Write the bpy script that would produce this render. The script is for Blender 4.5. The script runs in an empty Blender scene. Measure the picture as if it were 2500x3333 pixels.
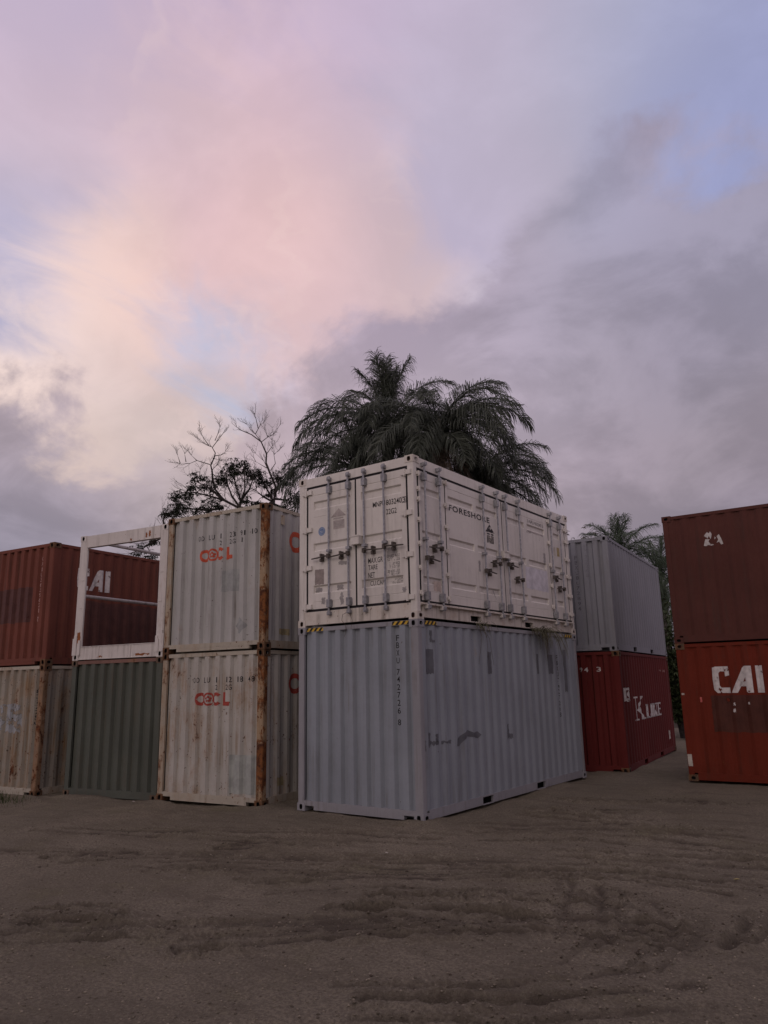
import bpy, bmesh, math, random
import numpy as np
from mathutils import Vector, Matrix

random.seed(7)
rng = np.random.default_rng(7)
S = bpy.context.scene
COL = S.collection

def lin(r, g, b):
    return tuple((c / 255 / 12.92) if c / 255 <= 0.04045 else ((c / 255 + 0.055) / 1.055) ** 2.4 for c in (r, g, b))

# ------------------------------------------------------------------ camera
cam_d = bpy.data.cameras.new('camera')
cam = bpy.data.objects.new('camera', cam_d)
COL.objects.link(cam)
S.camera = cam
cam_d.sensor_fit = 'HORIZONTAL'
cam_d.sensor_width = 36.0
cam_d.lens = 36.0 * 2433.43 / 2500.0
cam_d.clip_start = 0.05
cam_d.clip_end = 3000
CX = Vector((0.80361, 0.59481, -0.02022)); CY = Vector((-0.14991, 0.16942, -0.97408)); CZ = Vector((-0.57597, 0.78581, 0.22532))
cam.matrix_world = Matrix(((CX.x, -CY.x, -CZ.x, 6.3183), (CX.y, -CY.y, -CZ.y, -9.4185), (CX.z, -CY.z, -CZ.z, 1.9304), (0, 0, 0, 1)))

# ------------------------------------------------------------------ world and light
SUN_EL, SUN_AZ = math.radians(22), math.radians(164)      # the last glow of dusk, low behind the camera
SUN_STRENGTH, SKY_GAIN = 0.85, 1.0
SKY = [(-0.6719,0.3010,0.6767,200.8,184.8,209.2,170,0),(-0.5296,0.4568,0.7148,187.6,170.8,201.4,170,0),(-0.3277,0.6151,0.7171,196.6,182.2,204.8,170,0),(-0.1569,0.7131,0.6832,176.0,177.0,205.4,170,0),(-0.0672,0.7800,0.6221,152.6,158.8,199.2,170,0),(-0.7283,0.3670,0.5787,218.0,190.6,196.4,170,0),(-0.6334,0.4157,0.6527,209.6,188.8,207.4,170,1),(-0.5689,0.5092,0.6458,233.8,196.2,202.4,170,1),(-0.5739,0.5765,0.5816,235.6,196.2,195.2,170,1),(-0.4559,0.6376,0.6210,204.0,187.6,204.2,170,1),(-0.4736,0.5476,0.6898,192.2,176.4,203.0,170,1),(-0.3510,0.7002,0.6217,199.6,188.4,207.2,170,0),(-0.2376,0.7138,0.6588,184.8,180.8,200.8,170,0),(-0.0971,0.7857,0.6109,158.2,158.8,194.8,170,0),(-0.1383,0.7901,0.5972,156.8,164.4,207.6,255,0),(-0.1187,0.7913,0.5998,174.8,157.0,171.0,425,2),(-0.7786,0.3743,0.5038,177.0,180.2,211.0,187,0),(-0.6735,0.5043,0.5404,218.4,185.6,196.0,187,1),(-0.6101,0.4899,0.6227,203.4,185.4,192.2,255,1),(-0.5443,0.6462,0.5350,238.6,201.8,199.6,187,1),(-0.6130,0.5847,0.5314,232.8,195.8,196.0,212,1),(-0.4246,0.7192,0.5500,195.4,182.8,206.6,187,0),(-0.4807,0.6880,0.5438,185.0,171.4,186.2,425,1),(-0.3494,0.7706,0.5330,174.0,160.6,174.0,221,2),(-0.2582,0.7869,0.5605,163.0,162.4,184.0,221,2),(-0.1305,0.8450,0.5186,145.8,141.4,161.2,187,2),(-0.1798,0.7892,0.5872,171.8,164.2,190.8,221,2),(-0.3724,0.7232,0.5816,194.0,182.8,207.2,221,0),(-0.2894,0.7554,0.5879,169.4,160.2,173.4,255,0),(-0.7124,0.4576,0.5320,245.0,218.8,209.4,595,1),(-0.7186,0.4764,0.5066,242.0,211.4,205.6,765,1),(-0.7508,0.4558,0.4780,246.0,206.8,191.0,425,1),(-0.7414,0.4856,0.4632,259.0,222.2,198.4,510,1),(-0.7453,0.5032,0.4375,251.4,211.6,195.8,680,1),(-0.7588,0.4200,0.4978,218.8,200.4,204.2,680,1),(-0.7856,0.4097,0.4637,183.0,179.0,208.0,255,0),(-0.8055,0.3824,0.4526,183.0,177.0,202.4,221,0),(-0.7013,0.5147,0.4932,218.0,188.8,198.8,221,1),(-0.6446,0.6007,0.4729,243.0,203.6,196.8,204,1),(-0.7025,0.5459,0.4566,231.0,191.2,187.4,255,1),(-0.5538,0.6754,0.4869,230.4,192.4,195.2,255,1),(-0.4923,0.7222,0.4859,196.2,180.2,190.0,340,1),(-0.4580,0.7355,0.4993,237.0,204.4,200.0,595,1),(-0.4217,0.7553,0.5016,167.0,151.0,167.0,340,2),(-0.3991,0.7737,0.4921,202.0,195.0,213.0,595,1),(-0.3835,0.8025,0.4570,168.0,157.4,177.2,221,2),(-0.2763,0.8422,0.4630,163.6,153.8,172.4,187,2),(-0.1733,0.8692,0.4632,158.2,152.2,174.0,204,2),(-0.1211,0.8939,0.4316,155.8,151.4,172.2,204,2),(-0.8239,0.4026,0.3989,261.0,236.0,223.4,187,1),(-0.8065,0.4457,0.3886,261.0,233.0,227.0,255,1),(-0.7797,0.4700,0.4138,213.0,197.4,205.8,340,1),(-0.7257,0.5601,0.3995,185.0,205.0,229.0,255,0),(-0.7382,0.5261,0.4223,187.0,181.0,218.8,340,0),(-0.6867,0.5939,0.4193,183.0,187.8,211.6,297,0),(-0.6509,0.6411,0.4066,187.0,187.8,216.8,255,0),(-0.6165,0.6566,0.4345,209.2,191.8,204.6,255,1),(-0.5870,0.6957,0.4140,199.0,180.6,197.0,255,2),(-0.5249,0.7153,0.4612,184.8,168.6,186.2,340,2),(-0.4957,0.7461,0.4445,177.4,162.2,185.0,425,2),(-0.4494,0.7941,0.4093,189.4,174.0,189.0,255,2),(-0.4797,0.7946,0.3722,203.0,191.0,203.0,340,2),(-0.3716,0.8368,0.4021,166.2,156.8,172.8,255,2),(-0.2937,0.8718,0.3921,154.2,148.0,159.0,204,2),(-0.2252,0.8920,0.3919,153.2,139.6,153.8,221,2),(-0.1497,0.9095,0.3879,162.8,152.4,167.2,221,2),(-0.1750,0.9258,0.3350,127.0,122.6,140.4,340,2),(-0.2157,0.9166,0.3365,142.2,134.8,153.8,425,2),(-0.8393,0.4281,0.3351,155.0,140.0,151.0,340,2),(-0.8137,0.4723,0.3389,167.0,149.0,159.0,425,2),(-0.7856,0.5034,0.3596,216.0,189.0,183.8,340,1),(-0.7672,0.5458,0.3369,217.0,204.8,200.0,255,1),(-0.7258,0.5842,0.3632,216.4,194.4,188.6,255,1),(-0.8494,0.4371,0.2959,201.0,185.0,191.0,340,2),(-0.8216,0.4867,0.2967,218.2,195.8,183.4,425,1),(-0.8190,0.5060,0.2708,213.2,187.0,181.2,510,1),(-0.7786,0.5493,0.3033,194.6,178.4,177.0,255,1),(-0.7361,0.6028,0.3078,199.4,176.4,176.4,255,1),(-0.6817,0.6392,0.3561,173.0,155.0,163.0,340,2),(-0.6843,0.6595,0.3111,201.8,179.2,183.4,255,2),(-0.6358,0.6778,0.3693,171.0,155.0,165.0,255,2),(-0.3843,0.8553,0.3475,188.0,168.0,180.8,255,2),(-0.3485,0.8742,0.3380,203.0,191.0,207.0,510,2),(-0.2896,0.8961,0.3364,159.2,150.4,167.0,255,2),(-0.2359,0.9293,0.2842,167.6,150.4,149.8,255,2),(-0.1573,0.9427,0.2943,175.0,161.0,165.6,297,2),(-0.1444,0.9563,0.2543,156.0,141.0,156.2,297,2),(-0.8656,0.4328,0.2517,151.4,137.0,154.0,425,2),(-0.8539,0.4692,0.2251,172.0,163.0,173.8,340,2),(-0.8716,0.4460,0.2037,127.0,121.0,137.0,425,2),(-0.8297,0.5175,0.2093,135.0,127.0,144.6,425,2),(-0.8093,0.5340,0.2449,192.2,170.8,177.0,425,2),(-0.7986,0.5542,0.2349,147.0,137.0,151.0,595,2),(-0.7779,0.5724,0.2593,215.0,197.0,191.0,340,2),(-0.7242,0.6325,0.2748,183.6,165.6,169.0,255,2),(-0.3393,0.9000,0.2737,172.8,154.0,163.6,255,2),(-0.2694,0.9319,0.2430,139.0,129.0,144.0,255,2),(-0.1690,0.9596,0.2250,132.0,122.0,138.0,255,2),(-0.2982,0.9087,0.2922,152.0,137.6,151.0,425,2),(-0.5171,0.7831,0.3455,185.4,164.6,174.8,255,2),(-0.6051,0.7164,0.3473,169.6,155.2,164.4,255,2),(-0.4299,0.8670,0.2520,158.6,145.6,153.0,221,2)]

class NT:
    """small helper to wire shader nodes"""
    def __init__(self, tree):
        self.t = tree
        self.n = tree.nodes
        self.l = tree.links
    def _in(self, sock, v):
        if hasattr(v, 'is_output') or isinstance(v, bpy.types.NodeSocket):
            self.l.new(v, sock)
        elif v is not None:
            if isinstance(v, (tuple, list)) and len(v) == 3 and sock.type == 'RGBA':
                v = (*v, 1)
            sock.default_value = v
    def math(self, op, a, b=None, c=None, clamp=False):
        n = self.n.new('ShaderNodeMath'); n.operation = op; n.use_clamp = clamp
        for i, v in enumerate((a, b, c)):
            if v is not None: self._in(n.inputs[i], v)
        return n.outputs[0]
    def vmath(self, op, a, b=None, scale=None):
        n = self.n.new('ShaderNodeVectorMath'); n.operation = op
        self._in(n.inputs[0], a)
        if b is not None: self._in(n.inputs[1], b)
        if scale is not None: self._in(n.inputs['Scale'], scale)
        return n.outputs['Value'] if op in ('DOT_PRODUCT', 'LENGTH') else n.outputs[0]
    def noise(self, vec, scale, detail=4, rough=0.55, dist=0.0, color=False):
        n = self.n.new('ShaderNodeTexNoise')
        self._in(n.inputs['Vector'], vec)
        n.inputs['Scale'].default_value = scale
        n.inputs['Detail'].default_value = detail
        n.inputs['Roughness'].default_value = rough
        n.inputs['Distortion'].default_value = dist
        return n.outputs['Color' if color else 'Fac']
    def ss(self, v, lo, hi, a=0.0, b=1.0):
        n = self.n.new('ShaderNodeMapRange'); n.interpolation_type = 'SMOOTHSTEP'
        self._in(n.inputs[0], v)
        for i, x in enumerate((lo, hi, a, b)): n.inputs[i + 1].default_value = x
        return n.outputs[0]
    def mix(self, f, a, b, blend='MIX'):
        n = self.n.new('ShaderNodeMix'); n.data_type = 'RGBA'; n.blend_type = blend
        self._in(n.inputs[0], f); self._in(n.inputs[6], a); self._in(n.inputs[7], b)
        return n.outputs[2]
    def mapping(self, vec, scale=(1, 1, 1), loc=(0, 0, 0)):
        n = self.n.new('ShaderNodeMapping')
        self._in(n.inputs[0], vec)
        n.inputs['Scale'].default_value = scale
        n.inputs['Location'].default_value = loc
        return n.outputs[0]

def build_world():
    w = bpy.data.worlds.new('World'); S.world = w; w.use_nodes = True
    t = w.node_tree; t.nodes.clear(); N = NT(t)
    out = t.nodes.new('ShaderNodeOutputWorld'); bg = t.nodes.new('ShaderNodeBackground')
    bg.inputs['Strength'].default_value = 0.1
    t.links.new(bg.outputs[0], out.inputs[0])
    sky = t.nodes.new('ShaderNodeTexSky'); sky.sky_type = 'NISHITA'; sky.sun_disc = False
    sky.sun_elevation = SUN_EL; sky.sun_rotation = SUN_AZ
    tc = t.nodes.new('ShaderNodeTexCoord'); D = tc.outputs['Generated']
    sep = t.nodes.new('ShaderNodeSeparateXYZ'); t.links.new(D, sep.inputs[0])
    # the cloud sheet: directions projected on a high plane so clouds flatten towards the horizon
    zz = N.math('MAXIMUM', sep.outputs[2], 0.02)
    iz = N.math('DIVIDE', 1.0, N.math('ADD', zz, 0.55))
    P = N.vmath('SCALE', D, scale=iz)
    # warp the direction so every colour field gets a wispy edge
    w1 = N.vmath('SUBTRACT', N.noise(P, 2.6, 6, 0.55, 0.3, True), (0.5, 0.5, 0.5))
    Dw = N.vmath('NORMALIZE', N.vmath('ADD', D, N.vmath('SCALE', w1, scale=0.13)))
    # three colour fields: open sky, sunlit high cloud, grey low cloud; outside the view each goes on in its mean colour
    means = (lin(176, 174, 202), lin(214, 190, 196), lin(160, 149, 164))
    acc = [None] * 3; wts = [None] * 3
    for x, y, z, r, g, b, kk, cls in SKY:
        e = N.math('EXPONENT', N.math('MULTIPLY_ADD', N.vmath('DOT_PRODUCT', Dw, (x, y, z)), float(kk), -float(kk)))
        c = N.vmath('SCALE', lin(r, g, b), scale=e)
        acc[cls] = c if acc[cls] is None else N.vmath('ADD', acc[cls], c)
        wts[cls] = e if wts[cls] is None else N.math('ADD', wts[cls], e)
    bgw = (0.0040, 0.0050, 0.0055)
    fld = []
    for i in range(3):
        wi = N.math('ADD', wts[i], bgw[i]); wts[i] = wi
        fld.append(N.vmath('SCALE', N.vmath('ADD', acc[i], tuple(m * bgw[i] for m in means[i])), scale=N.math('DIVIDE', 1.0, wi)))
    tot01 = N.math('ADD', wts[0], wts[1]); tot = N.math('ADD', tot01, wts[2])
    n1 = N.noise(N.mapping(P, (1, 1, 1), (2.0, 7.0, 0)), 4.2, 10, 0.58, 0.35)
    n2 = N.noise(N.mapping(P, (1, 1, 1), (9.0, 3.0, 0)), 13.0, 7, 0.58, 0.3)
    n3 = N.noise(N.mapping(P, (1.7, .8, 1.2), (4.0, 1.0, 3.0)), 4.6, 9, 0.57, 0.9)
    j1 = N.math('ADD', N.math('MULTIPLY', N.math('SUBTRACT', n1, 0.5), 1.5), N.math('MULTIPLY', N.math('SUBTRACT', n2, 0.5), 0.62))
    j3 = N.math('MULTIPLY', N.math('SUBTRACT', n3, 0.5), 1.3)
    mP = N.ss(N.math('ADD', N.math('DIVIDE', wts[1], tot01), j3), 0.18, 0.82)
    mG = N.ss(N.math('ADD', N.math('DIVIDE', wts[2], tot), j1), 0.33, 0.67)
    col = N.mix(mG, N.mix(mP, fld[0], fld[1]), fld[2])
    # billows: darker bellies and paler rims inside the grey cloud, faint texture elsewhere
    puff = N.ss(N.math('ADD', N.noise(N.mapping(P, (1, 1, 1), (6.0, 2.0, 5.0)), 5.0, 9, 0.57, 0.5), N.math('MULTIPLY', N.math('SUBTRACT', n2, 0.5), 0.25)), 0.36, 0.66)
    gain = N.math('MULTIPLY_ADD', N.math('SUBTRACT', puff, 0.5), N.math('MULTIPLY_ADD', mG, 0.20, 0.10), 1.0)
    col = N.vmath('SCALE', col, scale=gain)
    rg = N.noise(N.mapping(N.vmath('ADD', P, N.vmath('SCALE', w1, scale=.5)), (3.2, 1.2, 1.6), (7, 2, 1)), 2.2, 5, 0.5, 0.8)
    ridge = N.math('SUBTRACT', 1.0, N.math('ABSOLUTE', N.math('MULTIPLY_ADD', rg, 2.0, -1.0)))
    wisp = N.math('MULTIPLY', N.math('MULTIPLY', N.ss(ridge, 0.86, 1.0), N.math('MULTIPLY', N.ss(mP, 0.15, 0.7), N.math('SUBTRACT', 1.0, mG))), N.math('MULTIPLY', N.ss(n1, .40, .58), 0.18))
    col = N.mix(wisp, col, lin(246, 218, 212))
    clouds = N.vmath('SCALE', col, scale=10.0 * SKY_GAIN)
    fin = N.mix(0.04, clouds, sky.outputs[0])
    t.links.new(fin, bg.inputs['Color'])
build_world()

sun_d = bpy.data.lights.new('sun', 'SUN'); sun = bpy.data.objects.new('sun', sun_d); COL.objects.link(sun)
sun_d.energy = SUN_STRENGTH; sun_d.angle = math.radians(42); sun_d.color = (1.0, 0.85, 0.76)
sd = Vector((math.sin(SUN_AZ) * math.cos(SUN_EL), math.cos(SUN_AZ) * math.cos(SUN_EL), math.sin(SUN_EL)))
sun.rotation_euler = (-sd).to_track_quat('-Z', 'Y').to_euler()
sun.location = (20, -20, 20)
S.view_settings.view_transform = 'Standard'
S.view_settings.look = 'None'
S.view_settings.exposure = 0.0
S.view_settings.gamma = 1.0
S.view_settings.use_curve_mapping = False

# ------------------------------------------------------------------ mesh helpers
def link(o, parent=None):
    COL.objects.link(o)
    if parent is not None: o.parent = parent
    return o

def thing(name, label, cat, loc=(0, 0, 0), rz=0.0, group=None):
    o = bpy.data.objects.new(name, None); o.empty_display_size = 0.3
    COL.objects.link(o); o.location = loc; o.rotation_euler = (0, 0, rz)
    o['label'] = label; o['category'] = cat
    if group: o['group'] = group
    return o

ME = lambda s, d, z: (s, d, z)                       # front end wall of a container (faces -y)
MS = lambda s, d, z: (-d, s, z)                      # right long side (faces +x)
ML = lambda s, d, z: (-2.438 + d, s, z)              # left long side
MR = lambda s, d, z: (s, 6.058 - d, z)               # rear end

class MB:
    def __init__(self):
        self.v = []; self.f = []; self.mi = []; self.m = 0; self.sm = []
    def face(self, pts, smooth=False):
        n = len(self.v); self.v += [tuple(p) for p in pts]; self.f.append(tuple(range(n, n + len(pts)))); self.mi.append(self.m); self.sm.append(smooth)
    def box(self, a0, a1, b0, b1, c0, c1, fn=ME):
        p = [fn(a, b, c) for c in (c0, c1) for b in (b0, b1) for a in (a0, a1)]
        n = len(self.v); self.v += p
        for q in ((0, 1, 3, 2), (4, 6, 7, 5), (0, 4, 5, 1), (2, 3, 7, 6), (0, 2, 6, 4), (1, 5, 7, 3)):
            self.f.append(tuple(n + i for i in q)); self.mi.append(self.m); self.sm.append(False)
    def prism(self, prof, z0, z1):
        """vertical prism over an xy outline"""
        k = len(prof); n = len(self.v)
        self.v += [(x, y, z0) for x, y in prof] + [(x, y, z1) for x, y in prof]
        for i in range(k):
            j = (i + 1) % k
            self.f.append((n + i, n + j, n + k + j, n + k + i)); self.mi.append(self.m); self.sm.append(False)
        self.f.append(tuple(n + i for i in range(k))[::-1]); self.f.append(tuple(n + k + i for i in range(k)))
        self.mi += [self.m] * 2; self.sm += [False] * 2
    def tube(self, pts, rad, n=6, smooth=True):
        pts = [Vector(p) for p in pts]; rads = rad if isinstance(rad, (list, tuple)) else [rad] * len(pts)
        base = len(self.v); prev = None
        for i, p in enumerate(pts):
            a = pts[max(0, i - 1)]; b = pts[min(len(pts) - 1, i + 1)]; t = (b - a)
            t = t.normalized() if t.length > 1e-9 else Vector((0, 0, 1))
            if prev is None:
                up = Vector((0, 0, 1)) if abs(t.z) < 0.9 else Vector((1, 0, 0)); x = t.cross(up).normalized()
            else:
                x = (prev - t * prev.dot(t)); x = x.normalized() if x.length > 1e-6 else t.orthogonal().normalized()
            prev = x; y = t.cross(x)
            for k in range(n):
                a_ = 2 * math.pi * k / n
                self.v.append(tuple(p + (x * math.cos(a_) + y * math.sin(a_)) * rads[i]))
        for i in range(len(pts) - 1):
            for k in range(n):
                j = (k + 1) % n
                self.f.append((base + i * n + k, base + i * n + j, base + (i + 1) * n + j, base + (i + 1) * n + k)); self.mi.append(self.m); self.sm.append(smooth)
        for e in (0, len(pts) - 1):
            self.f.append(tuple(base + e * n + k for k in range(n))); self.mi.append(self.m); self.sm.append(False)
    def mesh(self, name, mats):
        me = bpy.data.meshes.new(name); me.from_pydata(self.v, [], self.f)
        for m in (mats if isinstance(mats, (list, tuple)) else [mats]): me.materials.append(m)
        me.polygons.foreach_set('material_index', self.mi); me.polygons.foreach_set('use_smooth', self.sm)
        me.update(); return me
    def build(self, name, mats, parent=None):
        return link(bpy.data.objects.new(name, self.mesh(name, mats)), parent)

# ------------------------------------------------------------------ materials
def bsdf(name, rough=0.6, metallic=0.0):
    m = bpy.data.materials.new(name); m.use_nodes = True
    t = m.node_tree; b = t.nodes['Principled BSDF']; b.inputs['Roughness'].default_value = rough; b.inputs['Metallic'].default_value = metallic
    b.inputs['Specular IOR Level'].default_value = 0.2
    return m, NT(t), b

_pm = {}
def paint(name, col, rust=0.0, chips=0.0, streak=0.25, fade=0.12, rough=0.55, seed=0.0, dirtc=(0.10, 0.075, 0.05), rustc=((0.15, 0.055, 0.022), (0.05, 0.02, 0.012))):
    """weathered container paint: fading, grime runs, rust blooms with runs below them, chips"""
    if name in _pm: return _pm[name]
    m, N, b = bsdf(name, rough)
    tc = N.n.new('ShaderNodeTexCoord'); oi = N.n.new('ShaderNodeObjectInfo')
    V = N.vmath('ADD', tc.outputs['Object'], (seed * 3.7, seed * 1.9, seed * 5.3))
    big = N.noise(V, 0.9, 5, 0.6)
    fine = N.noise(V, 14, 5, 0.65)
    c = N.mix(N.ss(big, 0.3, 0.7), tuple(x * (1 - fade) for x in col), tuple(min(1, x * (1 + fade)) for x in col))
    c = N.mix(N.math('MULTIPLY', N.ss(fine, 0.35, 0.75), 0.16), c, tuple(x * 0.72 for x in col))
    # grime running down the sheet
    run = N.noise(N.mapping(V, (7, 7, 0.35)), 1.6, 5, 0.6)
    pat = N.noise(V, 1.6, 4, 0.6)
    gr = N.math('MULTIPLY', N.math('MULTIPLY', N.ss(run, 0.45, 0.75), N.ss(pat, 0.35, 0.65)), streak * 1.6, clamp=True)
    c = N.mix(gr, c, dirtc)
    rmask = None
    if rust > 0:
        r1 = N.noise(N.mapping(V, (1.0, 1.0, 0.55)), 2.3, 8, 0.72)
        t0 = 0.78 - 0.34 * rust
        bl = N.ss(r1, t0, t0 + 0.07)
        sp = N.noise(N.mapping(V, (1, 1, 0.7)), 15, 5, 0.6)
        t1 = 0.735 - 0.17 * rust
        spots = N.ss(sp, t1, t1 + 0.04)
        rr = N.noise(N.mapping(V, (16, 16, 0.8)), 1.0, 4, 0.55)
        t2 = 0.76 - 0.2 * rust
        runs = N.math('MULTIPLY', N.ss(rr, t2, t2 + 0.16), N.ss(r1, t0 - 0.16, t0 + 0.02))
        rmask = N.math('MAXIMUM', N.math('MAXIMUM', bl, spots), N.math('MULTIPLY', runs, 0.8))
        halo = N.math('MULTIPLY', N.ss(r1, t0 - 0.14, t0 + 0.03), 0.38)
        c = N.mix(halo, c, (0.30, 0.17, 0.075))
        rc = N.mix(N.ss(N.noise(V, 9, 5, 0.7), 0.35, 0.65), rustc[0], rustc[1])
        c = N.mix(rmask, c, rc)
    if chips > 0:
        ch = N.noise(V, 26, 3, 0.5); t3 = 0.80 - 0.12 * chips
        cm = N.math('MULTIPLY', N.ss(ch, t3, t3 + 0.02), N.ss(N.noise(V, 2.1, 3, 0.5), 0.5, 0.62))
        c = N.mix(cm, c, (0.06, 0.035, 0.025))
    N.l.new(c, b.inputs['Base Color'])
    rg = N.math('MULTIPLY_ADD', fine, 0.25, rough - 0.1)
    if rmask is not None: rg = N.math('MULTIPLY_ADD', rmask, 0.3, rg, clamp=True)
    N.l.new(rg, b.inputs['Roughness'])
    bp = N.n.new('ShaderNodeBump'); bp.inputs['Strength'].default_value = 0.35; bp.inputs['Distance'].default_value = 0.03
    h = N.math('ADD', N.math('MULTIPLY', N.noise(V, 2.6, 2, 0.5), 0.9), N.math('MULTIPLY', fine, 0.05))
    if rmask is not None: h = N.math('ADD', h, N.math('MULTIPLY', rmask, 0.05))
    N.l.new(h, bp.inputs['Height']); N.l.new(bp.outputs[0], b.inputs['Normal'])
    _pm[name] = m
    return m

def flat(name, col, rough=0.6, metallic=0.0, var=0.25, scale=20):
    if name in _pm: return _pm[name]
    m, N, b = bsdf(name, rough, metallic)
    tc = N.n.new('ShaderNodeTexCoord')
    f = N.noise(tc.outputs['Object'], scale, 4, 0.6)
    c = N.mix(N.ss(f, 0.3, 0.7), tuple(x * (1 - var) for x in col), tuple(min(1, x * (1 + var)) for x in col))
    N.l.new(c, b.inputs['Base Color']); _pm[name] = m
    return m

def ink(name, col, wear=0.3, scale=14, rough=0.6):
    """flat print whose worn bits let the paint below show"""
    if name in _pm: return _pm[name]
    m, N, b = bsdf(name, rough)
    tc = N.n.new('ShaderNodeTexCoord'); V = tc.outputs['Object']
    f = N.noise(V, scale, 5, 0.65); g = N.noise(V, 3, 3, 0.5)
    c = N.mix(N.ss(f, 0.3, 0.7), tuple(x * 0.8 for x in col), tuple(min(1, x * 1.12) for x in col))
    N.l.new(c, b.inputs['Base Color'])
    k = N.math('ADD', N.math('MULTIPLY', f, 0.7), N.math('MULTIPLY', g, 0.3))
    t0 = 0.24 + 0.34 * wear
    a = N.ss(k, t0, t0 + 0.05)
    N.l.new(a, b.inputs['Alpha'])
    _pm[name] = m
    return m

# ------------------------------------------------------------------ decals that follow a corrugated wall
def decal(parent, name, polys, mat, prof, fn, eps=0.003, label=None, d0=None):
    """polys in wall coordinates (s,z); cut at every fold of the sheet and laid on it"""
    bm = bmesh.new()
    for p in polys:
        vs = [bm.verts.new((s, 0, z)) for s, z in p]
        try: bm.faces.new(vs)
        except ValueError: pass
    return _lay(bm, parent, name, mat, prof, fn, eps, label, d0)

def _lay(bm, parent, name, mat, prof, fn, eps, label=None, d0=None):
    if d0 is None:
        xs = [v.co.x for v in bm.verts]; lo, hi = min(xs), max(xs)
        for s, _ in prof:
            if lo < s < hi:
                bmesh.ops.bisect_plane(bm, geom=bm.verts[:] + bm.edges[:] + bm.faces[:], dist=1e-6, plane_co=(s, 0, 0), plane_no=(1, 0, 0))
        ss = [p[0] for p in prof]; ds = [p[1] for p in prof]
    for v in bm.verts:
        d = d0 if d0 is not None else float(np.interp(v.co.x, ss, ds))
        v.co = fn(v.co.x, d - eps, v.co.z)
    me = bpy.data.meshes.new(name); bm.to_mesh(me); bm.free(); me.materials.append(mat)
    o = link(bpy.data.objects.new(name, me), parent)
    if label: o['label'] = label
    return o

def text_bm(txt, s0, s1, z0, z1, bold=0.0, spacing=1.0, slant=0.0):
    cu = bpy.data.curves.new('lettering', 'FONT'); cu.body = txt; cu.size = 1.0; cu.space_character = spacing; cu.offset = bold; cu.resolution_u = 3
    ob = bpy.data.objects.new('lettering', cu); COL.objects.link(ob)
    dg = bpy.context.evaluated_depsgraph_get()
    me = bpy.data.meshes.new_from_object(ob.evaluated_get(dg))
    bm = bmesh.new(); bm.from_mesh(me)
    bpy.data.objects.remove(ob); bpy.data.meshes.remove(me); bpy.data.curves.remove(cu)
    xs = [v.co.x for v in bm.verts]; ys = [v.co.y for v in bm.verts]
    x0, x1, y0, y1 = min(xs), max(xs), min(ys), max(ys)
    for v in bm.verts:
        fx = (v.co.x - x0) / (x1 - x0); fy = (v.co.y - y0) / (y1 - y0)
        v.co = (s0 + fx * (s1 - s0) + slant * fy, 0, z0 + fy * (z1 - z0))
    return bm

def letters(parent, txt, s0, s1, z0, z1, mat, prof, fn, bold=0.0, spacing=1.0, eps=0.003, d0=None, label=None):
    return _lay(text_bm(txt, s0, s1, z0, z1, bold, spacing), parent, 'lettering', mat, prof, fn, eps, label, d0)

def join_bm(bms):
    out = bmesh.new()
    for b in bms:
        me = bpy.data.meshes.new('tmp'); b.to_mesh(me); b.free(); out.from_mesh(me); bpy.data.meshes.remove(me)
    return out

def column(parent, rows, s, w, mat, prof, fn, eps=0.003, d0=None):
    """a vertical line of characters: rows = [(char, z_bottom, height)]"""
    bms = [text_bm(c, s - (w * 0.25 if c in '1I' else w * 0.5), s + (w * 0.25 if c in '1I' else w * 0.5), z, z + h, 0.006) for c, z, h in rows]
    return _lay(join_bm(bms), parent, 'lettering', mat, prof, fn, eps, None, d0)

def ragged(s0, s1, z0, z1, j=0.03, n=9):
    """rectangle with an uneven, brushed outline"""
    r = random.Random(int((s0 * 31 + z0 * 57 + s1) * 1000))
    J = lambda: r.uniform(-j, j)
    p = [(s0 + (s1 - s0) * i / n, z0 + J()) for i in range(n + 1)]
    p += [(s1 + J() * 0.6, z0 + (z1 - z0) * i / n) for i in range(1, n)]
    p += [(s1 - (s1 - s0) * i / n, z1 + J() * 0.6) for i in range(n + 1)]
    p += [(s0 + J() * 0.6, z1 - (z1 - z0) * i / n) for i in range(1, n)]
    return p

def ring(cx, cz, rx, rz, t, a0=0, a1=360, n=20):
    out = []
    for i in range(n):
        a = math.radians(a0 + (a1 - a0) * i / n); b = math.radians(a0 + (a1 - a0) * (i + 1) / n)
        P = lambda an, k: (cx + (rx - k) * math.cos(an), cz + (rz - k) * math.sin(an))
        out.append([P(a, 0), P(b, 0), P(b, t), P(a, t)])
    return out

# ------------------------------------------------------------------ ground
def vnoise(x, y, seed):
    """smooth value noise on arrays"""
    r = np.random.default_rng(seed).random((256, 256))
    xi = np.floor(x).astype(int); yi = np.floor(y).astype(int); fx = x - xi; fy = y - yi
    fx = fx * fx * (3 - 2 * fx); fy = fy * fy * (3 - 2 * fy)
    g = lambda i, j: r[i & 255, j & 255]
    return (g(xi, yi) * (1 - fx) * (1 - fy) + g(xi + 1, yi) * fx * (1 - fy) + g(xi, yi + 1) * (1 - fx) * fy + g(xi + 1, yi + 1) * fx * fy) - 0.5

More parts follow.
